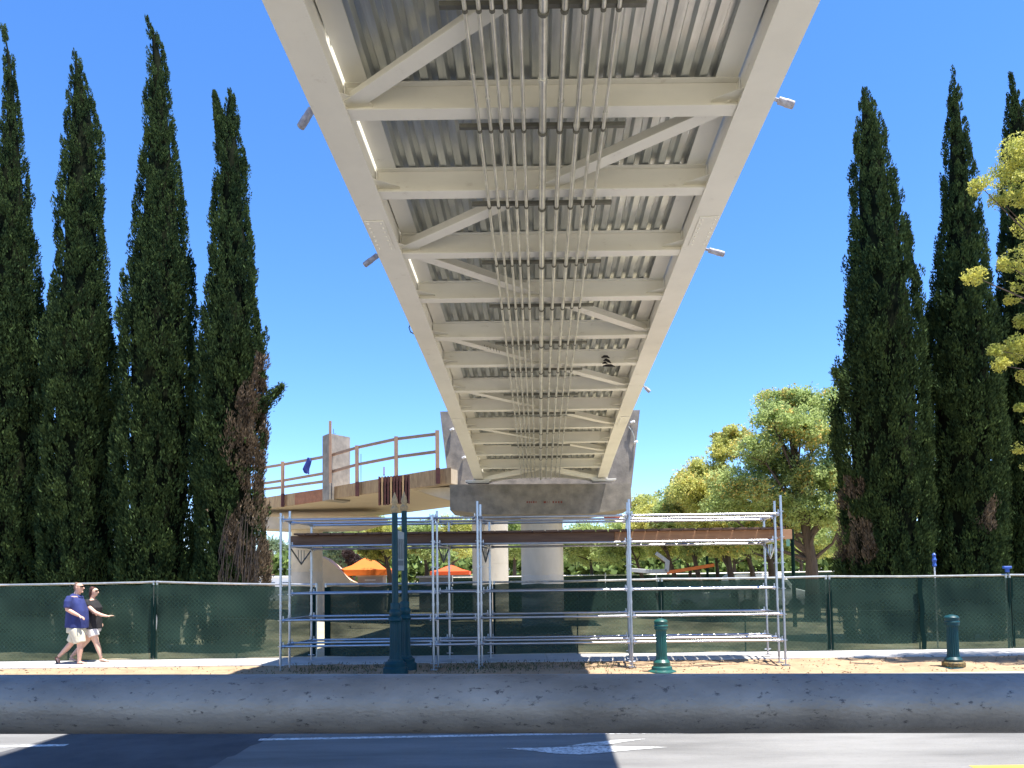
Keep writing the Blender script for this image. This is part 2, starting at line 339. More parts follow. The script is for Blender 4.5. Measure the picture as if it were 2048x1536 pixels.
# ================================================================== PEDESTRIAN BRIDGE
smp = [(0, 525, 1645), (250, 640, 1528), (450, 731.6, 1434), (510, 758.7, 1405), (644, 818.5, 1349), (766, 870, 1290.5), (871, 919, 1248), (960, 947, 1213)]
BW = 5.0; SP = []
for y, xl, xr in smp:
    a = ray(xl, y); b = ray(xr, y+ (xl-xr)*0); Y = BW/(b.x-a.x); SP.append((Y, (a.x+b.x)/2*Y, (a.z+b.z)/2*Y))
SP = np.array(SP); _ch = np.polyfit(SP[:, 0], SP[:, 2], 3); _cc = np.polyfit(SP[:, 0], SP[:, 1], 1); Y0 = SP[0, 0]; YE = SP[-1, 0]+.15
def bh(D):
    if D < Y0: return np.polyval(_ch, Y0)+(D-Y0)*np.polyval(np.polyder(_ch), Y0)*.8
    return np.polyval(_ch, D)
def B(u, D, dh): return Vector((float(np.polyval(_cc, D))+u, D, EYE.z+float(bh(D))+dh))
DN = -9.0
Ds = list(np.arange(DN, YE, .8))+[YE]
br = thing('pedestrian_bridge', 'cream painted steel pedestrian bridge overhead with ribbed metal deck, seen from below', 'bridge', B(0, YE, 0))
for s in (-1, 1):
    mb = MB(); mb.sweep([[B(s*2.5, D, 0), B(s*2.17, D, 0), B(s*2.17, D, .50), B(s*2.5, D, .50)] for D in Ds]); 
    mb.sweep([[B(s*2.495, D, -.014), B(s*2.125, D, -.014), B(s*2.125, D, -.001), B(s*2.495, D, -.001)] for D in Ds])
    g = mb.build('edge_girder', M['paint'], br)
    mb = MB(); mb.sweep([[B(s*2.148, D, .335), B(s*1.90, D, .335), B(s*1.90, D, .347), B(s*2.148, D, .347)] for D in Ds]); 
    mb.sweep([[B(s*2.105, D, .35), B(s*2.09, D, .35), B(s*2.09, D, .55), B(s*2.105, D, .55)] for D in Ds]); mb.build('deck_edge_plate', M['paint'], br)
    mb = MB(); mb.sweep([[B(s*2.50, D, .51), B(s*2.44, D, .51), B(s*3.30, D, 4.3), B(s*3.36, D, 4.3)] for D in Ds]); mb.build('hidden_side_panel', M['paint_panel'], br)  # out-of-view wall, flare and height sized to throw the shadow's left edge
    mb = MB(); mb.sweep([[B(s*3.36, D, 4.30), B(s*2.86, D, 4.30), B(s*2.86, D, 4.38), B(s*3.36, D, 4.38)] for D in Ds]); mb.build('sun_block_cap', M['paint_panel'], br)  # added unseen lip, stops sun falling through the deck-edge slit
mb = MB(); mb.sweep([[B(-2.08, D, .44), B(2.08, D, .44), B(2.08, D, .56), B(-2.08, D, .56)] for D in Ds]); mb.build('deck_slab', M['concrete'], br)
# ribbed deck
prof = []; u = -1.93; P = .203
while u < 1.93:
    for du, dz in ((0, .355), (.085, .355), (.115, .43), (.175, .43)):
        if u+du < 1.94: prof.append((u+du, dz))
    u += P
mb = MB(); mb.sweep([[B(x, D, z) for x, z in prof] for D in Ds], closed=False); mb.build('ribbed_deck', M['galv_deck'], br)
# floor beams
CLOSE = True
ys = [None, 228, 385, 508, 598, 678, 732, 785, 823, 860, 887, 908, 935]
def solve(y):
    r = ray(1085, y); lo, hi = 5.0, 30.0
    for _ in range(40):
        m_ = (lo+hi)/2
        if bh(m_)/m_ > r.z: lo = m_
        else: hi = m_
    return lo
raw = [solve(y) for y in ys[1:]]
k = np.arange(1, 13); pf = np.polyfit(k, raw, 1); BD = {int(i): float(np.polyval(pf, i))*.35+raw[i-1]*.65 for i in k}
for i in range(0, -9, -1): BD[i] = BD[1]+(i-1)*pf[0]
def beam(D):
    mb = MB(); z0 = .012
    L = [B(-2.165, D, 0), B(2.165, D, 0)]; off = Vector((0, 0, 1))
    a, b = L
    mb.bar(a+off*(z0+.007), b+off*(z0+.007), .20, .014); mb.bar(a+off*.175, b+off*.175, .012, .30); mb.bar(a+off*.337, b+off*.337, .16, .012)
    for s in (-1, 1):
        p = B(s*2.155, D, .17); mb.box(p, (.014, .19, .29))
    return mb.build('floor_beam', M['paint'], br)
for i in BD: beam(BD[i])
for i in range(-8, 12):
    for sd in (-1, 1):
        if i in (1, 3): continue
        f0, f1 = (0, 1) if i != 0 else (0, .55)
        d0 = BD[i]+(BD[i+1]-BD[i])*f0; d1 = BD[i]+(BD[i+1]-BD[i])*f1
        MB().sweep([[B(sd*2.172, d, .47), B(sd*2.06, d, .47), B(sd*2.06, d, .43), B(sd*2.172, d, .43)] for d in (d0, (d0+d1)/2, d1)]).build('toe_plate', M['paint_panel'], br)
Dend = YE-.12
mb = MB(); 
# end diaphragm with arched underside and chevron
for j in range(24):
    u0 = -2.16+j*.18; u1 = u0+.18; arc = lambda u: -.08+.19*(1-(u/2.16)**2)
    a = B(u0, Dend, arc(u0)); b = B(u1, Dend, arc(u1)); c = B(u1, Dend, .46); d = B(u0, Dend, .46)
    mb.prism([a, b, c, d], (0, .25, 0))
mb.build('end_diaphragm', M['paint'], br)
def brace(l, r):
    a = B(-2.15, BD[l] if l else Dend, .10); b = B(2.15, BD[r], .10); mb = MB(); d = (b-a).normalized(); mb.bar(a+d*.04, b-d*.04, .19, .014); 
    up = Vector((0, 0, .08)); mb.bar(a+d*.04+up, b-d*.04+up, .012, .15); return mb.build('diagonal_brace', M['paint'], br)
for l, r in ((1, -1), (-3, -1), (3, 1), (3, 5), (5, 7), (7, 9), (9, 11), (-3, -5)): brace(l, r)
for s in (-1, 1):
    a = B(s*2.1, Dend-.1, .02); b = B(0, BD[12]+.15, .09); MB().bar(a, b, .20, .16).build('diagonal_brace', M['paint'], br)
for i in range(-3, 13):
    for sd in (-1, 1):
        D = BD[i]; g1 = [B(sd*2.165, D-.24, .10), B(sd*2.165, D+.24, .10), B(sd*1.86, D+.06, .10), B(sd*1.86, D-.06, .10)]
        MB().prism(g1, (0, 0, .010)).build('gusset_plate', M['paint'], br)
for D in np.arange(DN+2, YE-1, 5.05):
    MB().sweep([[B(-1.9, D, .350), B(-1.9, D+.02, .350), B(-1.9, D+.02, .354), B(-1.9, D, .354)], [B(1.9, D, .350), B(1.9, D+.02, .350), B(1.9, D+.02, .354), B(1.9, D, .354)]]).build('deck_seam', M['strut'], br)
for sd in (-1, 1):
    for D in (10.6, 21.0):
        mb = MB(); mb.bar(B(sd*2.335, D-.42, -.026), B(sd*2.335, D+.42, -.026), .26, .012)
        for a_ in range(7):
            for u_ in (-.09, .09): p_ = B(sd*2.335+u_, D-.36+a_*.12, -.030); mb.tube([p_, p_-Vector((0, 0, .018))], .013, 6)
        mb.build('splice_plate', M['paint'], br)
# conduits and their hangers
CU = [(-.70, .024), (-.575, .024), (-.455, .024), (-.333, .024), (-.205, .026), (.005, .048), (.197, .034), (.383, .034), (.546, .024), (.685, .024)]
CU = [(u, r*.86) for u, r in CU]
for j, (u, r) in enumerate(CU):
    mb = MB(); Dl = list(np.arange(DN, YE-.7, .9))+[YE-.6]; mb.tube([B(u, D, -.045-r) for D in Dl], r, 10)
    for D in np.arange(DN+1+(j*.37) % .9, YE-1, 3.05):
        mb.tube([B(u, D, -.045-r), B(u, D+.07, -.045-r)], r*1.28, 10)
    c_ = mb.build('conduit', M['conduit'], br, smooth=True)
for i in BD:
    if i == 12: continue
    D = BD[i]+.17; mb = MB(); mb.bar(B(-.93, D, -.02), B(.93, D, -.02), .055, .045)
    for u, r in CU:
        p = B(u, D, -.045-r); mb.tube([p-Vector((0, .018, 0)), p+Vector((0, .018, 0))], r*1.35, 10)
    mb.build('conduit_hanger', M['strut'], br)
# bolted square cover plates in the girders
for (x, y) in ((654, 61), (661, 81), (785, 418), (789, 430), (869, 648)):
    r = ray(x, y); Yd = None
    for D in np.arange(6, 20, .02):
        p = EYE+r*D
        if p.x > B(-2.168, D, 0).x: continue
    lo, hi = 5., 25.
    for _ in range(40):
        m_ = (lo+hi)/2
        if (EYE+r*m_).x-B(-2.168, m_, 0).x > 0: lo = m_
        else: hi = m_
    p = EYE+r*lo; MB().box(p+Vector((.004, 0, 0)), (.01, .07, .05)).build('cover_plate', M['hole'], br)
# wrapped light stubs
def stub(base, tip, D):
    a = W(*base, D); b = W(*tip, D); mb = MB(); d = b-a
    mb.tube([a, a+d*.25, a+d*.28, a+d*.6, a+d*.63, a+d*.97, b], [.022, .022, .045, .045, .05, .047, .03], 10); o = mb.build('light_stub', M['wrap'], br, smooth=True)
stub((632, 205), (600, 256), 8.5); stub((765, 503), (728, 531), 12.4); stub((1545, 197), (1588, 211), 8.5); stub((1406, 497), (1449, 509), 12.4); stub((1287, 772), (1300, 784), 19.6)
p = [W(x, y, 14.9) for x, y in ((832, 642), (822, 646), (818, 655), (821, 664), (832, 670))]; MB().tube(p, .012, 6).build('cable_loop', M['hole'], br)
# ink marks on beam 6, faint mark on brace
D6 = BD[6]-.012
def onbeam(px, py, D): return W(px, py, D)
for st in (((1203, 715), (1208, 713), (1214, 713), (1219, 716)), ((1207, 721), (1212, 719), (1217, 722), (1222, 726)), ((1205, 727), (1210, 725), (1215, 727)), ((1206, 732), (1214, 731), (1222, 731), (1230, 733))):
    MB().tube([W(x, y, BD[6]-.115) for x, y in st], [.012]+[.03]*(len(st)-2)+[.008], 6).build('black_mark', M['black_ink'], br)
for j, x in enumerate((964, 969, 974, 980, 987, 993, 998)):
    y = 688+j*1.9; MB().bar(W(x, y, BD[5]+.75), W(x+.6, y+5.5, BD[5]+.75), .02, .012).build('stencil_mark', M['faint_ink'], br)
# bearings
for s in (-1, 1):
    p = B(s*2.33, YE-.2, -.05); mb = MB(); mb.box(p, (.95, .5, .05)); mb.box(p+Vector((0, 0, -.05)), (.80, .42, .05)); mb.build('bearing_plate', M['paint_panel'], br)

# ================================================================== BRIDGE PIER
PD = YE-.55
pier = thing('bridge_pier', 'grey concrete pier with wide cap and round column carrying the bridge end', 'pier', W(1085, 1250, PD+1))
capTop = W(1081, 967, PD).z
mb = MB(); mb.prism([W(900, 969, PD), W(900, 1020, PD), W(977, 1029, PD), W(1179, 1028, PD), W(1263, 1016, PD), W(1262, 967, PD)], (0, 2.4, 0)); mb.build('pier_cap', M['concrete'], pier)
c = W(1085, 1150, PD+1.2); rc = .5*86/1500*(PD+.6)
mb = MB(); mb.lathe((c.x, c.y, 0), [(rc, -.1), (rc, 1.9), (rc*.994, 1.915), (rc, 1.93), (rc, W(1085, 1026, PD+1.2).z)], 48); mb.build('column', M['concrete_column'], pier, smooth=True)
mb = MB(); mb.prism([W(880, 823, PD+2.45), W(1280, 820, PD+2.45), W(1272, 892, PD+2.45), W(1263, 975, PD+2.45), W(898, 975, PD+2.45)], (0, .9, 0)); mb.build('wing_wall', M['concrete'], pier)
for x0, x1 in ((1053, 1056), (1057.5, 1060), (1061.5, 1064), (1066, 1069), (1071, 1073), (1087, 1092), (1094, 1095), (1098, 1099), (1105, 1108), (1110.5, 1113.5), (1116, 1119), (1121, 1124.5)):
    MB().prism([W(x0, 1002.4+random.random(), PD-.003), W(x1, 1002.2, PD-.003), W(x1-.3, 1006, PD-.003), W(x0+.3, 1006, PD-.003)], (0, .002, 0)).build('stencil_mark', M['red_ink'], pier)
for px_, py_ in ((901, 860), (925, 916), (1262, 845), (1268, 885)):
    p = W(px_, py_, PD+2.4); MB().tube([p, p+Vector((.12, -.1, .03))], .05, 8).build('anchor_plug', M['white'], pier)
p = [W(x, y, PD+2.35) for x, y in ((1257, 853), (1264, 862), (1268, 874), (1268, 886))]; MB().tube(p, .02, 6).build('cable', M['banner'], pier)

# ================================================================== RAMP to the left
ramp = thing('concrete_ramp', 'half-built concrete ramp deck with timber edge forms curving off to the left', 'ramp', W(760, 1250, 32))
edge_top = [(902, 935, 29.6), (860, 941, 30.2), (800, 951, 31.2), (720, 964, 32.6), (645, 978, 34.2), (590, 986, 35.6), (545, 993, 37), (480, 1004, 39.5), (400, 1018, 43)]
edge_bot = [(902, 968, 29.6), (860, 973, 30.2), (800, 980, 31.2), (720, 990, 32.6), (645, 1002, 34.2), (590, 1010, 35.6), (545, 1017, 37), (480, 1026, 39.5), (400, 1037, 43)]
T = [W(*p) for p in edge_top]; Bt = [W(*p) for p in edge_bot]; Bt = [Vector((t_.x, t_.y, b_.z)) for t_, b_ in zip(T, Bt)]
inn = Vector((3.2, 6.5, 0))
mb = MB(); mb.sweep([[b_+Vector((0, .05, .03)), t_+Vector((0, .05, -.04)), t_+inn+Vector((0, 0, -.04)), b_+inn+Vector((0, 0, .03))] for t_, b_ in zip(T, Bt)]); mb.build('deck_slab', M['soffit'], ramp)
for j in range(len(T)-1):
    m_ = 'form_red' if j == 4 else 'form_ply'
    mb = MB(); mb.sweep([[b_+Vector((0, -.04, 0)), t_+Vector((0, -.04, 0)), t_+Vector((0, .03, 0)), b_+Vector((0, .03, 0))] for t_, b_ in ((T[j], Bt[j]), (T[j+1], Bt[j+1]))]); mb.build('edge_form', M[m_], ramp)
for (x, yt, yb, D) in ((875, 862, 968, 29.85), (793, 874, 985, 31.2), (715, 892, 993, 32.6), (567, 924, 1014, 36.2)):
    a = W(x, yt, D); b = W(x, yb, D); MB().box(((a.x), a.y-.12, (a.z+b.z)/2), (.15, .09, a.z-b.z)).build('guard_post', M['lumber'], ramp)
    mb = MB(); mb.box((a.x+.03, a.y-.2, b.z+.3), (.16, .06, .62)); mb.build('form_brace', M['rust_red'], ramp)
for pts in (((875, 868), (793, 878), (715, 895), (661, 911)), ((875, 903), (793, 914), (715, 929), (661, 944))):
    Dd = [29.8, 31.15, 32.55, 33.6]
    for q in range(3): MB().bar(W(*pts[q], Dd[q]), W(*pts[q+1], Dd[q+1]), .05, .12).build('guard_rail_board', M['lumber'], ramp)
for pts in (((647, 914), (567, 929), (480, 943)), ((647, 947), (567, 961), (480, 974)), ((647, 963), (567, 974), (480, 984))):
    Dd = [34, 36.1, 39]
    for q in range(2): MB().bar(W(*pts[q], Dd[q]), W(*pts[q+1], Dd[q+1]), .05, .12).build('guard_rail_board', M['lumber'], ramp)
# rectangular wall stub on the edge
a = W(645, 872, 34); zt = a.z; zb = W(645, 1002, 34).z; a1 = W(658.5, 872, 33.4); a2 = W(700, 872, 34.4); a3 = Vector((a2.x-(a1.x-a.x), a2.y+.6, 0))
mb = MB(); mb.hexa([Vector((q.x, q.y, zb)) for q in (a, a1, a2, a3)]+[Vector((q.x, q.y, zt)) for q in (a, a1, a2, a3)]); mb.build('wall_stub', M['concrete'], ramp)
a = W(660.5, 842, 33.3); MB().box((a.x, a.y, (a.z+W(660, 966, 33.3).z)/2), (.11, .06, a.z-W(660, 966, 33.3).z)).build('guard_post', M['lumber'], ramp)
for x, y in ((667, 858), (670, 866)): 
    a = W(x, y, 34); MB().tube([a, (a.x, a.y, zt-.05)], .012, 5).build('rebar', M['rust_red'], ramp)
a = W(722, 908, 33); MB().tube([a, W(722, 962, 33)], .012, 5).build('rebar', M['rust_red'], ramp)
# haunch by the pier
mb = MB(); mb.prism([W(822, 977, 31.3), W(900, 974, 30.2), W(900, 1001, 30.2), W(870, 993, 30.6)], (1.0, 3.0, 0)); mb.build('haunch', M['concrete_light'], ramp)
p2 = thing('ramp_pier', 'tan round concrete ramp column just left of the main bridge column', 'pier', W(981, 1240, 34), 'round columns under the ramp')
c = W(981, 1150, 33.8); rc = .5*73/1500*33.3; zt2 = W(981, 1024, 33.8).z
MB().lathe((c.x, c.y, 0), [(rc, -.1), (rc, 1.9+.55), (rc*.99, 2.46), (rc, 2.47), (rc, zt2+.3)], 40).build('column', M['concrete_column'], p2, smooth=True)
p3 = thing('ramp_pier', 'tan round concrete ramp column with wide cap at the far left of the ramp', 'pier', W(614, 1230, 38.5), 'round columns under the ramp')
c = W(614, 1150, 39); rc = .5*62/1500*38.3; 
MB().lathe((c.x, c.y, 0), [(rc, -.1), (rc, 2.25), (rc*.99, 2.265), (rc, 2.28), (rc, W(614, 1054, 39).z)], 40).build('column', M['concrete_light'], p3, smooth=True)
mb = MB(); mb.prism([W(470, 1034, 37.6), W(470, 1054, 37.6), W(545, 1058, 37.6), W(700, 1056, 37.6), W(757, 1042, 37.6), W(757, 1032, 37.6)], (0, 2.6, 0)); mb.build('pier_cap', M['concrete_light'], p3)
# ribbed rusty form panel hanging at the ramp edge
fp = thing('form_panel', 'rusty dark red ribbed form panel hung on the ramp edge above the lamp posts', 'panel', W(788, 1010, 28))
mb = MB(); a = W(757, 953, 28); b = W(818, 1010, 28); mb.prism([W(759, 955, 28), W(817, 950, 28), W(817, 1006, 28), W(759, 1010, 28)], (0, .05, 0)); mb.build('backing', M['rust_red'], fp)
for j, x in enumerate(np.linspace(758.5, 818, 11)):
    mb = MB(); tp = W(x, 953.5-(x-757)*.06, 27.95); bt = W(x, 1011-(x-757)*.06, 27.95); mb.bar(bt, tp, .07 if j in (1, 4, 6, 8) else .05, .03 if j in (1, 4, 8) else .10, (0, 1, 0)); mb.build('rib', M['form_ply'] if j in (1, 4, 8) else M['rust_red'], fp)
MB().bar(W(768, 950, 28.1), W(768, 935, 29.3), .05, .05).build('hook', M['rust_red'], fp)
# blue jacket on the rail
mb = MB(); sec = []
for (x, y, wd) in ((617, 916, 5), (618, 922, 11), (615, 930, 13), (612, 938, 14), (613, 944, 11), (616, 947, 6)):
    c = W(x, y, 34.6); k_ = wd*34.6/1500/2; sec.append([c+Vector((k_*math.cos(t_), .07*math.sin(t_), .03*math.sin(3*t_))) for t_ in np.linspace(0, 2*math.pi, 12, endpoint=False)])
mb.sweep(sec); tag(mb.build('jacket', M['blue_cloth'], smooth=True), 'dark blue jacket hanging over the timber ramp railing', 'jacket')

# ================================================================== SCAFFOLD
sx = [-4.64, -1.59, -.69, 2.36, 5.41]; rows = [(15.03, 0, [3.17, 3.1, 3.36, 3.36, 3.40]), (15.5, .04, [3.25, 3.22, 3.34, 3.34, 3.33]), (16.62, .19, [3.10, 3.08, 3.10, 3.10, 3.10])]
S = thing('scaffold', 'galvanised tube scaffold standing on the verge under the bridge', 'scaffold', (.4, 15.5, 0))
lv = [.50, 1.02, 1.54, 2.52, 3.03]
for ri, (D, ox, tops) in enumerate(rows):
    for xi, x in enumerate(sx):
        base = .0 if ri < 2 else .05; X = x+ox
        mb = MB(); mb.tube([(X, D, base+.12), (X, D, tops[xi])], .0245, 10)
        for z in np.arange(.5, tops[xi], .515): mb.tube([(X, D, z-.006), (X, D, z+.006)], .055, 10)
        for z in (1.3, 2.3): mb.tube([(X, D, z-.03), (X, D, z+.03)], .03, 10)
        st = mb.build('standard', M['steel_new'], S, smooth=True)
        mb = MB(); mb.tube([(X, D, base), (X, D, base+.16)], .017, 8); mb.box((X, D, base+.01), (.15, .15, .012)); mb.tube([(X-.07, D, base+.125), (X+.07, D, base+.125)], .01, 6); mb.build('base_jack', M['steel_new'], S)
def led(a, b):
    a = Vector(a); b = Vector(b); d = (b-a).normalized(); mb = MB(); mb.tube([a+d*.05, b-d*.05], .0242, 10)
    for e, q in ((a, 1), (b, -1)):
        mb.tube([e+d*q*.035, e+d*q*.10], .031, 8); mb.box(e+d*q*.055+Vector((0, 0, .02)), (.02, .02, .13))
    return mb.build('ledger', M['steel_new'], S, smooth=True)
rl = {0: [.50, 1.02, 3.03], 1: [.53, 1.54, 2.52, 3.0], 2: [.50, 1.02, 1.54, 2.50, 3.03]}
for ri, (D, ox, _) in enumerate(rows):
    for z in rl[ri]:
        for i in range(4): led((sx[i]+ox, D, z), (sx[i+1]+ox, D, z))
for i in range(5):
    for z in ([.5, 1.02, 1.54, 2.52, 3.03] if i in (0, 4) else [.5, 1.54, 2.5]):
        led((sx[i]+.04, 15.5, z), (sx[i]+.19, 16.62, z))
    for z in (.5, 1.02, 3.03): led((sx[i], 15.03, z), (sx[i]+.04, 15.5, z))
    a = Vector((sx[i]+.06, 15.55, 2.46)); b = Vector((sx[i]+.18, 16.58, 2.46)); c = (a+b)/2-Vector((0, 0, .30))
    mb = MB(); mb.tube([a, c, b], .018, 6); 
    for q in (.35, .5, .65): p = a+(b-a)*q; mb.tube([p, Vector((p.x, p.y, 2.46-.30*(1-abs(q-.5)*2)))], .009, 5)
    mb.build('truss_bracket', M['strut'] if i < 4 else M['steel_new'], S)
def timber(name, x0, x1, D, m, label):
    a = W(x0, 1077-(x0-583)*.013, D); b = W(x1, 1077-(x1-583)*.013, D); z = 2.65
    mb = MB(); mb.bar((a.x, D, z), (b.x, D, z), .06, .20); tag(mb.build(name, M[m], bevel=.004), label, 'timber beam', 'long timbers laid on the scaffold')
timber('timber_beam', 581, 1228, 15.78, 'lumber_dark', 'long dark brown front timber on the left two thirds of the scaffold')  # darker brown than the right-hand front timber
timber('timber_beam', 1229, 1583, 15.78, 'lumber_tan', 'lighter tan front timber on the right end of the scaffold, end sticking out')
timber('timber_beam', 586, 1100, 16.35, 'lumber_dark', 'rear timber under the planks at the left end of the scaffold, behind the dark one')
timber('timber_beam', 1101, 1560, 16.35, 'lumber_tan', 'rear timber under the planks at the right end of the scaffold')
x = -4.45; pl = None; i = 0
while x < 5.55:
    wd = .235
    if pl is None:
        mb = MB(); mb.box((0, 0, 0), (wd, 1.05, .038)); me_o = mb.build('scaffold_plank', M['lumber_dark'], bevel=.003); pl = me_o; o = me_o
    else: o = pl.copy(); C.objects.link(o)
    dd = random.uniform(-.03, .03); z = 2.773
    o.location = (x+.1, 16.05+dd, z); o.rotation_euler = (0, 0, rad(-8+random.uniform(-1, 1)))
    tag(o, 'short brown plank laid across the scaffold timbers, one of the even row of deck boards', 'plank', 'deck planks laid across the scaffold')
    x += .262; i += 1

# ================================================================== FENCE
FD = 17.72
def panel(x0, x1, yt0, yt1, label, gap=0, seam=0):
    a = W(x0, yt0, FD); b = W(x1, yt1, FD); t_ = thing('site_fence', label, 'fence', (a.x, FD, 0), 'green screened fence panels along the pavement')
    for p in (a, b):
        mb = MB(); mb.tube([(p.x+(.03 if p is a else -.03), FD, 0), (p.x+(.03 if p is a else -.03), FD, p.z+.03)], .024, 8); mb.build('post', M['galv'], t_, smooth=True)
    mb = MB(); nn = 12; tp = [a+(b-a)*k_/nn+Vector((0, 0, -.012*math.sin(math.pi*k_/nn)+random.uniform(-.003, .003))) for k_ in range(nn+1)]; mb.tube(tp, .024, 8); mb.build('top_rail', M['galv'], t_, smooth=True)
    mx_ = (a.x+b.x)/2; MB().tube([(mx_, FD+.02, 0), (mx_+random.uniform(-.04, .04), FD+.02, (a.z+b.z)/2)], .017, 6).build('centre_post', M['strut'], t_)
    MB().tube([(a.x, FD+.01, .93), (b.x, FD+.01, .95)], .008, 6).build('tension_wire', M['galv'], t_)
    if seam:
        sx_ = [a.x+(b.x-a.x)*seam+.02*math.sin(q*1.7) for q in range(9)]; zz_ = [.02+(a.z-.08)*q/8 for q in range(9)]; mb = MB(); mb.sweep([[(x_-.035-.004*q, FD-.13, z_), (x_+.035+.004*(8-q), FD-.13, z_), (x_+.035+.004*(8-q), FD-.115, z_), (x_-.035-.004*q, FD-.115, z_)] for q, (x_, z_) in enumerate(zip(sx_, zz_))]); mb.build('screen_seam', M['dark_green'], t_)
    nx, nz = 70, 16; P_ = []; g0_ = .07 if gap == 1 else 0; g1_ = .07 if gap == 2 else 0
    for j in range(nz+1):
        for i_ in range(nx+1):
            s_ = i_/nx; v_ = j/nz; topz = a.z+(b.z-a.z)*s_-.05
            P_.append((a.x+g0_+(b.x-a.x-g0_-g1_)*s_, FD-.035, .02+(topz-.02)*v_))
    P_ = np.array(P_); nzv = vnoise(P_, 1.6, 5)-.5; fold = vnoise(P_*np.array([1, 1, .25]), 6.0, 8)-.5
    P_[:, 1] += .09*nzv+.03*fold-.03
    topm = (np.arange(len(P_))//(nx+1)) == nz; P_[topm, 2] += .05*(vnoise(P_[topm], 5, 3)-.6)
    botm = (np.arange(len(P_))//(nx+1)) == 0; P_[botm, 2] += .06*np.clip(vnoise(P_[botm], 1.2, 4)-.4, 0, 1)
    me = bpy.data.meshes.new('privacy_screen'); me.from_pydata([tuple(q) for q in P_], [], [(j*(nx+1)+i_, j*(nx+1)+i_+1, (j+1)*(nx+1)+i_+1, (j+1)*(nx+1)+i_) for j in range(nz) for i_ in range(nx)]); me.update()
    link('privacy_screen', me, M['screen'], t_, smooth=True)
    for p, gq in ((a, g0_), (b, g1_)): MB().box((p.x+(.02+gq if p is a else -.02-gq), FD-.08, p.z*.5-.01), (.14 if gq else .05, .012, p.z*.97-.06)).build('screen_hem', M['dark_green'], t_)
pts = [(-380, 1175), (-35, 1170), (311, 1164), (642, 1169), (985, 1164), (1320, 1158), (1655, 1153), (2015, 1150), (2380, 1146)]
lab = ['green screened fence panel cut off at the left edge behind the walkers', 'green screened fence panel directly behind the walking couple', 'green screened fence panel between the walking couple and the scaffold',
       'shaded green fence panel behind the two tall lamp posts', 'shaded green fence panel behind the main bridge column', 'green fence panel behind the right bay of the scaffold, sun on its right part',
       'sunlit green fence panel behind the short lamp pedestal at the right', 'green fence panel cut off at the right edge of the photo']
lab = lab[0:1]+lab[1:3]+lab[3:]
panel(*[pts[0][0], pts[1][0], pts[0][1], pts[1][1]], lab[0])
for i in range(1, 8): panel(pts[i][0]+(7 if i == 3 else 1), pts[i+1][0]-(7 if i == 2 else 1), pts[i][1], pts[i+1][1], lab[i], gap={2: 2, 3: 1}.get(i, 0), seam={6: .5}.get(i, 0))
# rear fence
rf = thing('rear_fence', 'low green screened fence across the site behind the bridge columns', 'fence', W(1400, 1200, 40))
a = W(905, 1155, 40); b = W(1720, 1142, 40); MB().tube([a, b], .03, 6).build('top_rail', M['galv'], rf)
mb = MB(); mb.prism([(a.x, 40.05, 0), (b.x, 40.05, 0), (b.x, 40.05, b.z-.04), (a.x, 40.05, a.z-.04)], (0, .02, 0)); mb.build('privacy_screen', M['screen'], rf)
for i in range(9): 
    x = a.x+(b.x-a.x)*i/8; MB().tube([(x, 40, 0), (x, 40, 2)], .03, 6).build('post', M['galv'], rf)

# ================================================================== LAMPS
def lamp(px, ybase, D, ytop, m, label, banner=False):
    g0 = W(px, ybase, D); z0 = g0.z; zt_ = W(px-(ybase-ytop)*.0, ytop, D).z
    t_ = thing('lamp_post', label, 'lamp post', (g0.x, D, z0), 'green fluted lamp posts')
    k_ = D/1500
    mb = MB(); mb.lathe((g0.x, D, z0), [(.235, -.1), (.235, .06), (.195, .09), (.20, .15), (.15, .19), (.145, .22)], 28); mb.build('base', M[m], t_, smooth=True)
    mb = MB(); mb.lathe((g0.x, D, z0), [(.122, .22), (.112, .30), (.104, .88), (.112, .93)], 40, flute=.09, nf=1); mb.build('fluted_shaft', M[m], t_)
    mb = MB(); mb.lathe((g0.x, D, z0), [(.112, .93), (.132, .96), (.128, 1.0), (.10, 1.03), (.118, 1.08), (.115, 1.14), (.09, 1.17), (.095, 1.27), (.085, 1.29)], 28); mb.build('collar', M[m], t_, smooth=True)
    mb = MB(); mb.tube([(g0.x, D, z0+1.28), (g0.x, D, zt_-.36)], [.062, .055], 20); mb.build('pole', M[m], t_, smooth=True)
    mb = MB(); mb.lathe((g0.x, D, zt_-.38), [(.05, 0), (.075, .03), (.08, .10), (.045, .13), (.05, .16), (.065, .20), (.05, .28), (.02, .36), (.008, .40)], 14); mb.build('taped_cap', M['tape_tan'], t_, smooth=True)
    return t_, g0
t_, g0 = lamp(791, 1342, 14.35, 987, 'lamp_blue_green', 'nearer of two tall blue-green lamp posts with taped tan tip, left on the shaded verge')
t2, g2 = lamp(810, 1333, 15.0, 985, 'lamp_blue_green', 'rear of two tall blue-green lamp posts, with grey banner on its pole')
bn = [W(793, 1060, 14.8), W(808, 1065, 14.8), W(808, 1141, 14.8), W(793, 1141, 14.8)]
MB().prism(bn, (0, .01, 0)).build('banner', M['banner'], t2)
for j in range(4):
    x = 795.2+j*3.6; MB().tube([W(x, 1078, 14.79), W(x-.5, 1083, 14.79), W(x+.8, 1092, 14.79), W(x, 1098, 14.79), W(x, 1118, 14.79)], .006, 5).build('banner_motif', M['banner_dark'], t2)
MB().prism([W(794.5, 1121, 14.795), W(807, 1121, 14.795), W(807, 1131, 14.795), W(794.5, 1131, 14.795)], (0, .004, 0)).build('banner_motif', M['banner_dark'], t2)
MB().box(((bn[0].x+g2.x)/2, 14.85, bn[0].z), (.2, .02, .02)).build('banner_arm', M['lamp_blue_green'], t2)
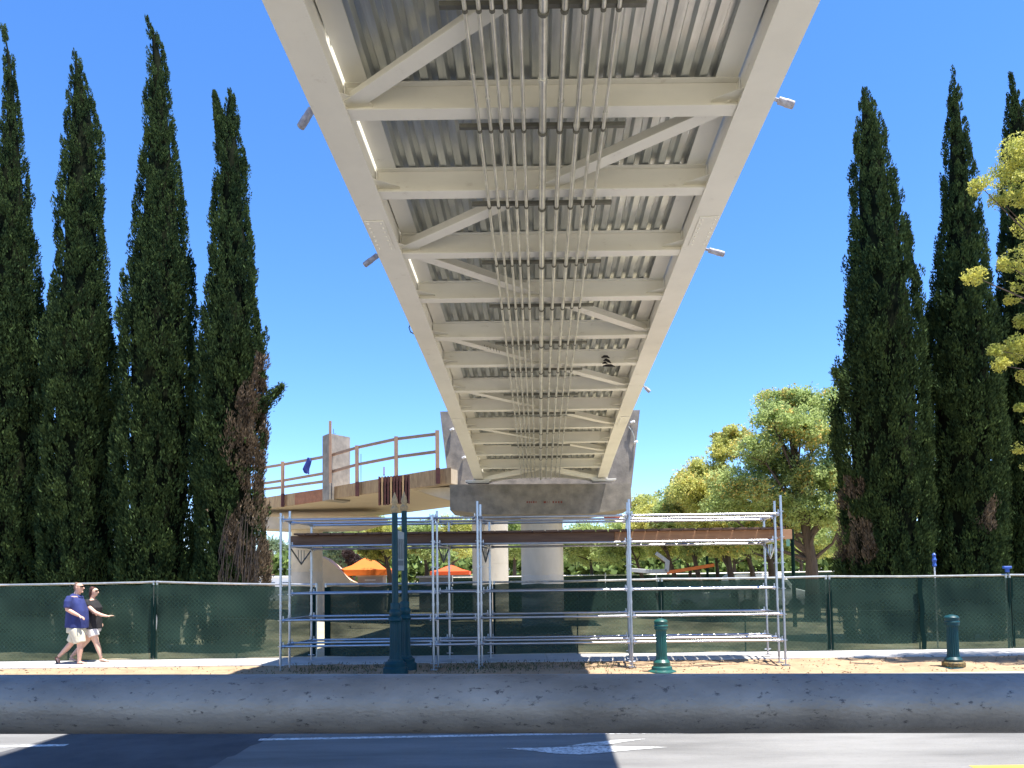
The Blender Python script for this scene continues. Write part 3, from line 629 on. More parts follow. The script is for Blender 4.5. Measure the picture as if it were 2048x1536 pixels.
def pedestal(px, ybase, ytop, D, label, brass=False, m='lamp_green'):
    g0 = W(px, ybase, D); z0 = g0.z; H = W(px, ytop, D).z-z0
    t_ = thing('lamp_pedestal', label, 'lamp pedestal', (g0.x, D, z0), 'short fluted lamp pedestals without poles')
    if brass:
        MB().lathe((g0.x, D, z0), [(.26, -.1), (.26, .10), (.24, .11)], 8).build('base', M['lamp_blue_green'], t_)
        mb = MB(); mb.lathe((g0.x, D, z0), [(.19, .10), (.20, .13), (.20, .19), (.185, .21)], 24); mb.build('taped_band', M['tape_brass'], t_)
        b0 = .21
    else:
        mb = MB(); mb.lathe((g0.x, D, z0), [(.27, -.1), (.27, .02), (.20, .05), (.19, .10), (.16, .12), (.165, .15)], 28); mb.build('base', M[m], t_, smooth=True); b0 = .15
    mb = MB(); mb.lathe((g0.x, D, z0), [(.155, b0), (.16, b0+.04), (.115, b0+.09)], 28); mb.build('foot_ring', M[m], t_, smooth=True)
    mb = MB(); mb.lathe((g0.x, D, z0), [(.112, b0+.09), (.105, b0+.15), (.10, H-.24), (.115, H-.2)], 36, flute=.12, nf=1); mb.build('fluted_shaft', M[m], t_)
    mb = MB(); mb.lathe((g0.x, D, z0), [(.125, H-.2), (.125, H-.15), (.135, H-.14), (.12, H-.11), (.128, H-.09), (.13, H-.05), (.10, H-.02), (.03, H)], 28); mb.build('cap', M[m], t_, smooth=True)
pedestal(1324, 1344, 1237, 14.4, 'short green fluted lamp pedestal in front of the scaffold right bay')
pedestal(1908, 1345, 1229, 14.3, 'short green lamp pedestal with brass taped band at the far right of the verge', True, 'lamp_blue_green')
def thin_pole(px, yt, yb, D, r, m, label, name='site_pole'):
    a = W(px, yt, D); b = W(px, yb, D); o = thing(name, label, 'pole', (a.x, D, 0)); MB().tube([(a.x, D, 0), (a.x, D, a.z)], [r, r*.8], 10).build('pole', M[m], o, smooth=True); return o, a
o, a = thin_pole(1584, 1058, 1155, 26, .07, 'dark_green', 'dark green park pole with small pale sign right of the scaffold')
p = W(1576, 1082, 25.95); MB().box(p, (.12, .02, .36)).build('sign_plate', M['pale_green'], o)
thin_pole(1414, 1112, 1155, 34, .07, 'dark_green', 'thin dark green pole among the orchard trunks')
thin_pole(811, 1036, 1165, 30, .055, 'pale_green', 'thin pale green pole just right of the tall lamp posts')

# ================================================================== SITE THINGS BEHIND THE FENCE
def canopy(cx_, yap, yeave, yval, half, D, m, label, legs=True):
    ap = W(cx_, yap, D); e = W(cx_, yeave, D).z; v_ = W(cx_, yval, D).z; h_ = half*D/1500
    t_ = thing('canopy_tent', label, 'canopy', (ap.x, D, 0), 'pop-up canopies behind the fence')
    q = [(-1, -1), (1, -1), (1, 1), (-1, 1)]; vs = []
    for s_, z in ((1, e), (.55, e+(ap.z-e)*.36), (.22, e+(ap.z-e)*.8), (.02, ap.z)): vs.append([Vector((ap.x+i_*h_*s_, D+j_*h_*s_, z)) for i_, j_ in q])
    mb = MB(); mb.sweep(vs); mb.build('roof', M[m], t_)
    mb = MB()
    for k_ in range(4):
        a = Vector((ap.x+q[k_][0]*h_, D+q[k_][1]*h_, 0)); b = Vector((ap.x+q[(k_+1) % 4][0]*h_, D+q[(k_+1) % 4][1]*h_, 0)); 
        mb.prism([(a.x, a.y, v_), (b.x, b.y, v_), (b.x, b.y, e-.005), (a.x, a.y, e-.005)], (.004, .004, 0))
    mb.build('valance', M[m], t_)
    for k_ in range(4): MB().tube([(ap.x+q[k_][0]*h_*.96, D+q[k_][1]*h_*.96, 0), (ap.x+q[k_][0]*h_*.96, D+q[k_][1]*h_*.96, e)], .025, 6).build('leg', M['galv'], t_)
canopy(735, 1114, 1140, 1151, 47, 46, 'orange_canvas', 'bright orange pop-up canopy behind the fence, left of the tall lamp posts')
canopy(902, 1130, 1143, 1150, 38, 48, 'red_canvas', 'red-orange pop-up canopy behind the fence, right of the tall lamp posts')
# curved beige wall and small block
bw = thing('curved_wall', 'sunlit cream curved ramp wall sloping down behind the far left column', 'wall', W(665, 1200, 44))
mb = MB(); prof = [(640, 1112), (655, 1119), (668, 1130), (680, 1141), (690, 1152), (700, 1160), (712, 1166), (712, 1225), (640, 1225)]
mb.prism([W(x, y, 44) for x, y in prof], (0, 1.2, 0)); mb.build('wall_body', M['stucco'], bw)
sb = thing('site_booth', 'small tan site booth under the orange canopy', 'booth', W(742, 1200, 45))
a = W(716, 1153, 45); b = W(766, 1153, 45); MB().box(((a.x+b.x)/2, 45.6, a.z/2), (b.x-a.x, 1.4, a.z)).build('body', M['stucco_grey'], sb); MB().box(((a.x+b.x)/2, 45.6, a.z+.03), (b.x-a.x+.14, 1.6, .07)).build('roof_slab', M['stucco'], sb)
MB().box(((a.x+b.x)/2, 44.88, a.z-.22), (.65, .03, .06)).build('slot', M['white'], sb)
for j, (x0, x1, y, D, m_, nm, lb, ct) in enumerate(((838, 935, 1156, 42, 'grey_box', 'storage_container', 'dark grey flat-roofed container below the red-orange canopy', 'container'), (420, 592, 1156, 70, 'white', 'low_building', 'long white flat-roofed building far behind the left end of the scaffold', 'building'))):
    a = W(x0, y, D); b = W(x1, y, D); t_ = thing(nm, lb, ct, ((a.x+b.x)/2, D, 0))
    MB().box(((a.x+b.x)/2, D+1.2, a.z/2), (b.x-a.x, 2.4, a.z)).build('body', M[m_], t_)
    MB().box(((a.x+b.x)/2, D+1.2, a.z+.06), (b.x-a.x+.3, 2.7, .12)).build('roof', M[m_], t_)
    for k_ in range(5): MB().box((a.x+(b.x-a.x)*(k_+.5)/5, D-.03, a.z*.6), ((b.x-a.x)/9, .05, a.z*.35)).build('door' if j == 0 else 'window', M['glass'] if j else M['hole'], t_)
# white van
def van(px, D, L, H, label):
    c = W(px, 1160, D); t_ = thing('parked_van', label, 'van', (c.x, D, 0)); q = L/2
    out = [(-q, .35), (-q, 1.0), (-q+.12, H-.12), (-q+.35, H), (q-1.35, H), (q-.75, 1.15), (q-.08, .98), (q, .6), (q, .35)]
    mb = MB(); mb.prism([(c.x+x, D-.9, z) for x, z in out], (0, 1.8, 0)); mb.build('body', M['white'], t_, bevel=.03)
    MB().prism([(c.x-q+.5, D-.915, 1.1), (c.x+q-.95, D-.915, 1.1), (c.x+q-1.4, D-.915, H-.2), (c.x-q+.5, D-.915, H-.2)], (0, .01, 0)).build('window', M['glass'], t_)
    for x in (-q+.8, q-.8): MB().tube([(c.x+x, D-.92, .33), (c.x+x, D-.7, .33)], .33, 20).build('wheel', M['rubber'], t_, smooth=True)
van(1528, 37, 3.9, 1.86, 'white van with only its roof showing above the fence, right of the scaffold bays')
# boom lift
bl = thing('boom_lift', 'folded boom lift with grey arm and long orange boom showing above the fence', 'lift', W(1330, 1200, 33))
D = 33
def seg(nm, pts_, wd, m_): 
    for a, b in zip(pts_, pts_[1:]): MB().bar(W(*a, D), W(*b, D), wd, wd, (0, 1, 0)).build(nm, M[m_], bl, bevel=.01)
seg('lower_arm', [(1262, 1140), (1300, 1143), (1333, 1142)], .17, 'lift_grey'); seg('riser', [(1333, 1144), (1335, 1121)], .17, 'lift_grey'); seg('jib', [(1336, 1124), (1312, 1106)], .15, 'lift_grey'); seg('boom', [(1334, 1145), (1428, 1130)], .15, 'lift_orange')
c = W(1400, 1190, D); mb = MB(); mb.box((c.x, D, .75), (2.2, 1.3, .7)); mb.build('chassis', M['lift_grey'], bl, bevel=.05)
for x in (-.75, .75): MB().tube([(c.x+x, D-.75, .4), (c.x+x, D+.75, .4)], .4, 18).build('wheel', M['rubber'], bl, smooth=True)
# blue fittings
mp_ = thing('marker_pole', 'white pole with blue tape bundle sticking up above the right fence', 'pole', W(1870, 1200, 18.1)); a = W(1869, 1134, 18.1)
MB().tube([(a.x, 18.1, 0), a], .018, 8).build('pole', M['white'], mp_); mb = MB(); sec = [(.02, 0), (.05, .03), (.035, .10), (.055, .17), (.03, .24), (.045, .30), (.01, .34)]; mb.lathe(a, sec, 9); mb.build('tape_bundle', M['blue'], mp_)
cl = thing('fence_clamp', 'blue clamp sitting on top of the right-hand fence post', 'clamp', W(2014, 1150, 17.7)); a = W(2014, 1133, 17.7)
MB().box(a+Vector((0, 0, -.02)), (.19, .08, .06)).build('clamp_head', M['blue'], cl, bevel=.01); MB().box(a+Vector((0, 0, -.09)), (.08, .05, .09)).build('clamp_jaw', M['blue'], cl)
oc = W(1225, 1034, 16.7); MB().bar(oc-Vector((.19, 0, 0)), oc+Vector((.19, 0, .01)), .05, .07).build('tape_tag', M['red_canvas'], S)

# ================================================================== CYPRESSES
def cypress(rows_, D, label, N=130000, seed=1, twin=None, dry=False, spots_=(), stray=None):
    R_ = []
    for y, xl, xr in rows_:
        a = W(xl, y, D); b = W(xr, y, D); R_.append(((a.z+b.z)/2, (a.x+b.x)/2, (b.x-a.x)/2))
    last = R_[-1]; R_.append((0.15, last[1], last[2]*.82)); R_ = R_[::-1]; R_ = np.array(R_)
    base = (float(R_[0, 1]), D, 0); t_ = thing('cypress_tree', label, 'cypress', base, 'tall Italian cypresses')
    MB().tube([(base[0], D, -.1), (base[0], D, 3), (base[0], D, 8)], [.22, .16, .06], 10).build('trunk', M['bark'], t_, smooth=True)
    zz = np.linspace(R_[0, 0], R_[-1, 0], 600); rr_ = np.interp(zz, R_[:, 0], R_[:, 2]); cdf = np.cumsum(rr_+.05); cdf /= cdf[-1]
    K = N//72
    kz = np.interp(rng.random(K), cdf, zz); kt = rng.random(K)*2*math.pi
    kR = np.interp(kz, R_[:, 0], R_[:, 2]); Q = np.stack([np.cos(kt)*1.2, np.sin(kt)*1.2, kz*.22], 1)
    cl1 = vnoise(Q, 1.9, seed); cl2 = vnoise(Q*np.array([1, 1, 3.0]), 3.6, seed+3)
    kr = kR*(.79+.05*rng.random(K))*(1+.32*(cl1-.5)+.22*(cl2-.5))-.06
    ks = rng.uniform(.6, 1.35, K)*np.clip(.35+kR*.6, .4, 1.0)
    outl = rng.random(K) < .05; kr = kr+outl*rng.uniform(.06, .2, K)*np.minimum(kR, 1); low_ = kz < 6; kr = kr+np.where(low_, .12*(vnoise(Q*2, 2.1, seed+9)), 0)
    ki = rng.integers(0, K, N); g3 = rng.normal(size=(N, 3)); g3 = unit(g3)*(rng.random(N)[:, None]**.33)
    tip = (g3[:, 2]+1)/2; wd_ = .17*(1.15-.85*tip)
    off = np.stack([g3[:, 0]*wd_, g3[:, 1]*wd_, g3[:, 2]*.34], 1)*ks[ki][:, None]
    th = kt[ki]; z = kz[ki]; Rz = kR[ki]; Xc = np.interp(np.clip(z+off[:, 2], 0, R_[-1, 0]), R_[:, 0], R_[:, 1])
    r = np.maximum(kr[ki], 0)+.08*tip*ks[ki]
    pos = np.stack([Xc+r*np.cos(th)+off[:, 0], D+r*np.sin(th)+off[:, 1], np.minimum(z+off[:, 2], R_[-1, 0]+.1)], 1)
    dr = np.stack([np.cos(th)*.35+off[:, 0]*1.5, np.sin(th)*.35+off[:, 1]*1.5, np.ones(N)*.9], 1)+rng.normal(size=(N, 3))*.28
    ln = rng.uniform(.05, .125, N)*np.clip(.6+Rz*.5, .65, 1.1)
    # inner mass, its near-black colour standing in for shade inside the crown
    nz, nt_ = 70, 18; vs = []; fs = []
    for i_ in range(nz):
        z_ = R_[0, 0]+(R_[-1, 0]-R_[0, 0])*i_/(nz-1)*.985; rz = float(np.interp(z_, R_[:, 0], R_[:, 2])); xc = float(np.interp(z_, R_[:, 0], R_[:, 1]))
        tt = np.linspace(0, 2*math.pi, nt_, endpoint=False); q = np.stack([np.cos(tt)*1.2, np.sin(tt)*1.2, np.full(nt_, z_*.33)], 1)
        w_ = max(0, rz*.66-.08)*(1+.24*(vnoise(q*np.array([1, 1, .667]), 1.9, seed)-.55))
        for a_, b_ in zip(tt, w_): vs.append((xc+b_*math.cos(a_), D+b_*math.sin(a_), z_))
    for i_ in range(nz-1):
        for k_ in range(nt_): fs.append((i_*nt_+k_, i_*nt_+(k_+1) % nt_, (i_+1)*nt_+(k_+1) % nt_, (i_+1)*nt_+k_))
    if twin:
        (xt, yt), (xb, yb), hw = twin; a = W(xt, yt, D); b = W(xb, yb, D); n2 = 3500; s_ = rng.random(n2)**.8
        c_ = np.array(b)[None]*(1-s_[:, None])+np.array(a)[None]*s_[:, None]; rr2 = hw*D/1500*(1-s_)**.6*rng.uniform(.3, 1, n2); t2_ = rng.random(n2)*6.28
        pos = np.concatenate([pos, c_+np.stack([rr2*np.cos(t2_), rr2*np.sin(t2_), 0*t2_], 1)]); dr = np.concatenate([dr, np.stack([np.cos(t2_)*.4, np.sin(t2_)*.4, np.ones(n2)], 1)+rng.normal(size=(n2, 3))*.3]); ln = np.concatenate([ln, rng.uniform(.08, .2, n2)])
    if spots_:
        q_ = np.array([W(a_, b_, D-1) for a_, b_, c_ in spots_]); rr_ = np.array([c_*D/1500 for a_, b_, c_ in spots_])
        dd = np.min(np.hypot(pos[:, None, 0]-q_[None, :, 0], (pos[:, None, 2]-q_[None, :, 2])*.6)/rr_[None], 1); msk = dd+1.3*(vnoise(pos, 2.2, 3)-.5) < .8
        link('dry_foliage', leaf_mesh('dry_foliage', pos[msk], dr[msk], ln[msk]*1.1, ln[msk]*.26), M['cypress_dry'], t_); pos, dr, ln = pos[~msk], dr[~msk], ln[~msk]
    if stray:
        (xa, ya), (xb, yb) = stray; p0 = np.array(W(xa, ya, D-.4)); tp_ = np.array(W(xb, yb, D-.4)); n2 = 900; s_ = rng.random(n2)
        pp = p0[None]*(1-s_[:, None])+tp_[None]*s_[:, None]+rng.normal(size=(n2, 3))*np.array([.13, .15, .15])*(1.15-s_[:, None]*.8)
        link('branch_foliage', leaf_mesh('branch_foliage', pp, np.stack([s_*0+np.sign(xb-xa)*.5, 0*s_, np.ones(n2)*.7], 1)+rng.normal(size=(n2, 3))*.5, rng.uniform(.08, .16, n2), .035), M['cypress'], t_)
    if dry:
        x = pos[:, 0]-np.interp(pos[:, 2], R_[:, 0], R_[:, 1]); Rr = np.interp(pos[:, 2], R_[:, 0], R_[:, 2])
        nn_ = vnoise(pos, .8, 9); msk = (x/Rr > (.12+1.3*(nn_-.5)+.16*np.maximum(pos[:, 2]-3.5, 0))) & (pos[:, 2] < 8) & (vnoise(pos, 3.0, 19)+.25*rng.random(len(pos)) > .42)
        link('dry_foliage', leaf_mesh('dry_foliage', pos[msk], dr[msk], ln[msk]*1.1, ln[msk]*.26), M['cypress_dry'], t_)
        pos, dr, ln = pos[~msk], dr[~msk], ln[~msk]
        # bare twigs and a stray branch
        mb = MB()
        for q in range(60):
            x0 = base[0]+random.uniform(-.1, .9); z0 = random.uniform(.6, 2.6); mb.tube([(x0*.6+base[0]*.4, D-.5, z0-.6), (x0, D-.95, z0), (x0+random.uniform(0, .35), D-1.05, z0+random.uniform(.5, 1.1))], [.02, .013, .006], 4, caps=False)
        mb.build('bare_twig', M['bark'], t_)
    im = bpy.data.meshes.new('dark_core'); im.from_pydata(vs, [], fs); im.update(); link('dark_core', im, M['cypress_core_shade'], t_)
    me = leaf_mesh('crown', pos, dr, ln, ln*rng.uniform(.28, .45, len(ln))); link('crown', me, M['cypress'], t_)
    if dry:
        c_ = W(548, 785, D); p0 = np.array(W(505, 830, D)); n2 = 1500; s_ = rng.random(n2); tip = np.array(W(566, 772, D)); 
        pp = p0[None]*(1-s_[:, None])+tip[None]*s_[:, None]+rng.normal(size=(n2, 3))*np.array([.10, .15, .13])*(1.2-s_[:, None]*.8)
        link('branch_foliage', leaf_mesh('branch_foliage', pp, np.stack([np.ones(n2)*.6, 0*s_, np.ones(n2)*.6], 1)+rng.normal(size=(n2, 3))*.5, rng.uniform(.07, .16, n2), .035), M['cypress'], t_)
    return t_
cypress([(52, 0, 12), (90, 4, 24), (130, 5, 32), (230, 3, 44), (300, -8, 52), (450, -28, 66), (600, -40, 84), (700, -50, 101), (850, -50, 101), (1165, -45, 105)], 21.2, 'cypress cut off at the left edge of the photo', seed=1)
cypress([(86, 142, 149), (147, 140, 170), (205, 132, 190), (293, 126, 205), (440, 112, 211), (500, 112, 214), (600, 96, 220), (700, 81, 243), (850, 81, 249), (1165, 79, 251)], 21.0, 'second cypress from the left, with a single needle-thin tip', seed=2)
cypress([(35, 290, 300), (73, 294, 322), (147, 294, 340), (205, 286, 348), (293, 282, 358), (440, 267, 377), (500, 260, 382), (600, 240, 392), (700, 231, 401), (850, 235, 401), (1165, 231, 403)], 20.6, 'tallest cypress, third from the left, tip bent to the left', seed=3)
cypress([(160, 454, 460), (200, 446, 476), (264, 434, 483), (322, 428, 496), (440, 420, 506), (500, 418, 515), (600, 406, 516), (700, 393, 538), (850, 391, 539), (950, 389, 531), (1165, 393, 541)], 20.2, 'cypress with forked tip and brown dead foliage on its right side, nearest the ramp', seed=4, twin=((428, 184), (446, 275), 14), dry=True)
cypress([(183, 1724, 1733), (196, 1714, 1748), (260, 1707, 1773), (325, 1703, 1786), (423, 1698, 1803), (488, 1694, 1824), (540, 1689, 1832), (700, 1679, 1853), (850, 1671, 1861), (1165, 1677, 1867)], 20.6, 'broad blunt-topped cypress, leftmost of the right-hand group', seed=5, spots_=((1700, 1000, 21), (1702, 1055, 31), (1735, 1080, 27), (1725, 975, 17)), stray=((1700, 790), (1668, 738)))
cypress([(138, 1904, 1909), (195, 1894, 1926), (260, 1888, 1937), (325, 1885, 1946), (423, 1880, 1960), (488, 1874, 1972), (600, 1860, 1988), (700, 1847, 2001), (850, 1843, 2005), (1165, 1845, 2009)], 20.8, 'narrow sharp-tipped cypress, middle of the right-hand group', seed=6, spots_=((1985, 1040, 23),), stray=((1885, 790), (1838, 745)))
cypress([(148, 2018, 2024), (195, 2012, 2045), (250, 2008, 2062), (330, 2002, 2076), (488, 1998, 2090), (700, 1989, 2110), (850, 1987, 2115), (1165, 1989, 2117)], 21.2, 'cypress at the right edge, partly hidden by the yellow-green tree', seed=7)

# ================================================================== BROADLEAF TREES
def tree(trunk_px, D, blobs, label, leaf='leaf_mid', N=9000, lsize=.16, blossoms=0, tr=.16, name='broadleaf_tree', group=None, trunk_pts=None, bark='bark', fork=True, squash=.75, droop=0):
    N = int(N*3.6); lsize *= .86; b0 = W(trunk_px, 1160, D); base = Vector((b0.x, D, 0)); t_ = thing(name, label, 'tree', base, group)
    bl_ = []
    nb = list(blobs)
    for q in range(len(blobs)-1):
        (x1, y1, r1), (x2, y2, r2) = blobs[q], blobs[q+1]
        if min(r1, r2) > 26 and math.hypot(x1-x2, y1-y2) < 110: nb.append(((x1+x2)/2+random.uniform(-8, 8), (y1+y2)/2+random.uniform(-8, 8), .8*min(r1, r2)))
    for (x, y, r) in nb:
        c_ = W(x, y, D); rr_ = r*D/1500; bl_.append((np.array([c_.x, D+random.uniform(-1, 1)*rr_*.9, c_.z]), rr_))
    low = min(c_[2]-r_*squash for c_, r_ in bl_); hi_ = max(c_[2] for c_, r_ in bl_); fz = max(1.4, low*.8); mb = MB(); mxx = sum(c_[0] for c_, r_ in bl_)/len(bl_)
    ax = [base-Vector((0, 0, .1)), base+Vector((random.uniform(-.1, .1), 0, fz*.55)), Vector((base.x+(mxx-base.x)*.15+random.uniform(-.15, .15), D, fz)), Vector((base.x+(mxx-base.x)*.5, D, fz+(hi_-fz)*.4)), Vector((mxx, D, fz+(hi_-fz)*.8))]
    mb.tube(ax, [tr, tr*.82, tr*.68, tr*.36, tr*.1], 9)
    for c_, r_ in bl_:
        e = Vector(c_); f_ = min(.9, max(0, (e.z-fz)/max(.5, hi_-fz)-.35)); k0 = 2+min(1, int(f_/.45)); st_ = ax[k0]+(ax[k0+1]-ax[k0])*min(1, (f_ % .45)/.45)
        m1 = st_+(e-st_)*.5+Vector((random.uniform(-.25, .25), random.uniform(-.2, .2), -.1*(e-st_).length)); mb.tube([st_, m1, e], [tr*.30, tr*.17, tr*.05], 6)
        for q in range(4):
            d_ = Vector(rng.normal(size=3)).normalized()*r_*.8; mb.tube([m1+(e-m1)*.6, e+d_], [tr*.07, tr*.03], 4)
    mb.build('trunk', M[bark], t_, smooth=True)
    sub = []
    for c_, r_ in bl_:
        for q in range(34):
            v_ = rng.normal(size=3); v_ /= np.linalg.norm(v_); v_[2] *= squash; q_ = r_*rng.random()**.5*.98; sub.append((c_+v_*q_, r_*rng.uniform(.16, .34)))
    vol = np.array([r_**2 for _, r_ in sub]); pr = vol/vol.sum(); idx = rng.choice(len(sub), N, p=pr)
    Cn = np.array([c_ for c_, _ in sub])[idx]; Rn = np.array([r_ for _, r_ in sub])[idx]
    d_ = unit(rng.normal(size=(N, 3))); rad_ = rng.random(N)**.5
    P_ = Cn+d_*np.array([1.15, 1.15, .8])*(Rn*rad_)[:, None]; P_[:, 2] -= .25*(d_[:, 0]**2+d_[:, 1]**2)*Rn*rad_
    un = rng.random(N) < .35; bi = rng.choice(len(bl_), N); Cb = np.array([c_ for c_, _ in bl_])[bi]; Rb = np.array([r_ for _, r_ in bl_])[bi]*(.75+.55*vnoise(d_*2+Cb, 1.3, 40)); P_ = np.where(un[:, None], Cb+d_*np.array([1, 1, squash])*(Rb*rad_)[:, None], P_)
    keep = (vnoise(P_, 1.0/max(.35, lsize*2.2), 12)+.35*vnoise(P_, 1.0/.9, 14)) > .42
    P_ = P_[keep]; d_ = d_[keep]; n_ = len(P_)
    dirs = d_*.5+rng.normal(size=(n_, 3))*.6+np.array([0, 0, .1-droop]); ls = rng.uniform(.6, 1.25, n_)*lsize
    bm_ = (vnoise(P_, 1.3, 21) > .58) & (rng.random(n_) < blossoms*.55)
    if blossoms and bm_.sum() > 5: link('blossom', leaf_mesh('blossom', P_[bm_], dirs[bm_], ls[bm_]*.8, ls[bm_]*.6), M['blossom'], t_)
    me = leaf_mesh('crown', P_[~bm_], dirs[~bm_], ls[~bm_], ls[~bm_]*.42); link('crown', me, M[leaf], t_)
    return t_
OG = 'park trees beyond the fence at the right'
tree(1622, 30, [(1600, 800, 52), (1545, 800, 34), (1650, 812, 45), (1530, 850, 48), (1590, 860, 55), (1660, 880, 55), (1500, 900, 45), (1560, 930, 60), (1630, 950, 60), (1690, 960, 50), (1470, 960, 52), (1530, 1000, 60), (1600, 1010, 62), (1670, 1030, 55), (1450, 1010, 45), (1560, 1060, 45)], 'tallest loose-crowned green tree with orange seed heads, left of the right-hand cypresses', N=34000, lsize=.15, blossoms=.5, tr=.33, group=OG)
tree(1548, 33, [(1500, 1040, 48), (1540, 1080, 46), (1580, 1090, 36), (1480, 1080, 40)], 'park tree with dark leaning trunk just left of the tallest one', N=9000, blossoms=.4, tr=.22, group=OG, bark='bark_dark')
tree(1508, 36, [(1430, 990, 45), (1470, 1020, 45), (1500, 1085, 40), (1440, 1060, 45)], 'park tree with slim dark trunk behind the right end of the scaffold', leaf='leaf_mid', N=9000, blossoms=.5, tr=.17, group=OG, bark='bark_dark')
tree(1468, 33, [(1400, 950, 48), (1372, 985, 45), (1430, 1000, 45), (1440, 905, 32), (1428, 868, 12), (1462, 868, 24), (1450, 885, 28), (1400, 1040, 50), (1450, 1090, 36)], 'golden-topped park tree above the right scaffold bay', leaf='leaf_gold', N=14000, blossoms=.5, tr=.20, group=OG, bark='bark_dark')
tree(1434, 38, [(1410, 1070, 48), (1445, 1100, 30)], 'small park tree with thin trunk in the orchard row', N=6000, tr=.14, group=OG, bark='bark_dark', leaf='leaf_gold')
tree(1402, 35, [(1350, 1000, 42), (1330, 1040, 45), (1385, 1060, 42), (1390, 1095, 30)], 'park tree whose trunk stands at the orange boom', N=9000, blossoms=.3, tr=.17, group=OG, bark='bark_dark')
tree(1378, 38, [(1350, 1075, 45), (1380, 1100, 30)], 'low green park tree behind the boom lift jib', N=6000, tr=.13, group=OG, bark='bark_dark')
tree(1355, 36, [(1300, 1010, 40), (1285, 1050, 42), (1330, 1085, 40)], 'yellowish park tree right of the pier cap', leaf='leaf_gold', N=8000, tr=.15, group=OG, bark='bark_dark')
tree(1290, 39, [(1245, 1065, 45), (1280, 1090, 40), (1220, 1100, 40)], 'green park tree seen through the middle scaffold bay, right side', N=8000, tr=.15, group=OG, bark='bark_dark')
tree(1190, 41, [(1160, 1070, 40), (1200, 1075, 42), (1170, 1105, 38), (1140, 1090, 32)], 'green park tree seen just right of the main bridge column', N=9000, tr=.15, group=OG, bark='bark_dark')
tree(1700, 34, [(1690, 1060, 50), (1720, 1000, 50), (1750, 1050, 50)], 'green tree between the tallest park tree and the cypresses', N=8000, tr=.2, group=OG)
tree(1850, 40, [(1850, 930, 42), (1850, 990, 48), (1860, 1050, 50), (1845, 1110, 40)], 'bright tree glimpsed in the gap between two right-hand cypresses', leaf='leaf_gold', N=7000, tr=.2, group=OG)
for q_, (x_, lb_) in enumerate(((1335, 'far filler tree behind the boom lift'), (1470, 'far tree behind the golden-topped tree'), (1600, 'far tree behind the trunk of the tallest park tree'))):
    tree(x_, 48+q_, [(x_-70, 1050, 40), (x_-25, 1035, 42), (x_+25, 1050, 42), (x_+65, 1040, 40), (x_-45, 1090, 34), (x_, 1085, 36), (x_+45, 1092, 34)], lb_.replace('filler ', ''), leaf='leaf_gold' if q_ != 1 else 'leaf_mid', N=13000, lsize=.2, tr=.16, group=OG, bark='bark_dark')
LG = 'trees behind the canopies at the left of the bridge column'
tree(1030, 46, [(1030, 1050, 34), (1030, 1095, 34)], 'small green tree seen between the two bridge columns', N=6000, tr=.16, group=LG)
tree(905, 52, [(900, 1055, 34), (935, 1060, 30), (880, 1085, 32), (925, 1095, 32)], 'yellow-green tree above the red-orange canopy', leaf='leaf_gold', N=9000, tr=.2, group=LG)
tree(850, 45, [(850, 1060, 32), (830, 1085, 34), (862, 1100, 30), (820, 1060, 25), (895, 1112, 18)], 'tree with dark forked trunk between the two canopies', leaf='leaf_mid', N=8000, tr=.2, group=LG, bark='bark_dark')
tree(780, 43, [(770, 1060, 32), (745, 1075, 30), (790, 1090, 30), (762, 1104, 24), (728, 1098, 16), (745, 1110, 14)], 'golden-green tree right above the orange canopy peak', leaf='leaf_gold', N=9000, tr=.2, group=LG)
tree(735, 58, [(735, 1050, 28), (715, 1065, 26), (755, 1045, 22)], 'green tree left above the orange canopy, under the ramp', leaf='leaf_mid', N=8000, tr=.2, group=LG)
tree(680, 75, [(675, 1085, 28), (690, 1070, 24), (665, 1110, 24), (700, 1120, 20)], 'grey-green tree right of the far left column', leaf='leaf_grey', N=8000, lsize=.26, tr=.3, group=LG)
tree(708, 66, [(706, 1118, 18), (720, 1130, 15), (697, 1108, 12)], 'small plum-leaved tree left of the orange canopy', leaf='leaf_plum', N=3500, lsize=.2, tr=.15, group=LG)
tree(690, 80, [(655, 1060, 20), (645, 1080, 18)], 'pale tree under the ramp right of its column head', leaf='leaf_grey', N=4000, lsize=.26, tr=.2, group=LG)
# distant wood
n = 60000; xs = rng.uniform(-75, 110, n); zt_ = 4.0+2.2*vnoise(np.stack([xs, 0*xs, 0*xs], 1), .18, 4); P_ = np.stack([xs, 84+rng.normal(size=n)*2, zt_*np.sqrt(rng.random(n))], 1)
g = link('distant_wood', leaf_mesh('distant_wood', P_, rng.normal(size=(n, 3)), rng.uniform(.6, 1.2, n), .5), M['leaf_wood']); tag(g, 'mass of green trees at the far side of the park', 'wood', kind='stuff')
# palms
for (x, yt, lb) in ((541, 1086, 'palm standing furthest left beside the dead cypress foliage'), (556, 1094, 'middle palm of the three far ones behind the scaffold left end'), (577, 1100, 'shortest palm, nearest the ramp column')):
    D = 110; a = W(x, yt, D); t_ = thing('palm_tree', lb, 'palm', (a.x, D, 0), 'far palms left of the ramp column')
    MB().tube([(a.x, D, 0), (a.x+.2, D, a.z*.5), a], [.3, .24, .2], 8).build('trunk', M['bark'], t_)
    n = 700; d_ = unit(rng.normal(size=(n, 3))*np.array([1, 1, .7])); P_ = np.array(a)[None]+d_*rng.uniform(.3, 2.0, n)[:, None]*np.array([1, 1, .8]); P_[:, 2] -= .3*np.linalg.norm(P_[:, :2]-np.array(a)[None, :2], axis=1)**1.5*.5
    link('fronds', leaf_mesh('fronds', P_, d_+np.array([0, 0, -.3]), .8, .12), M['leaf_grey'], t_)
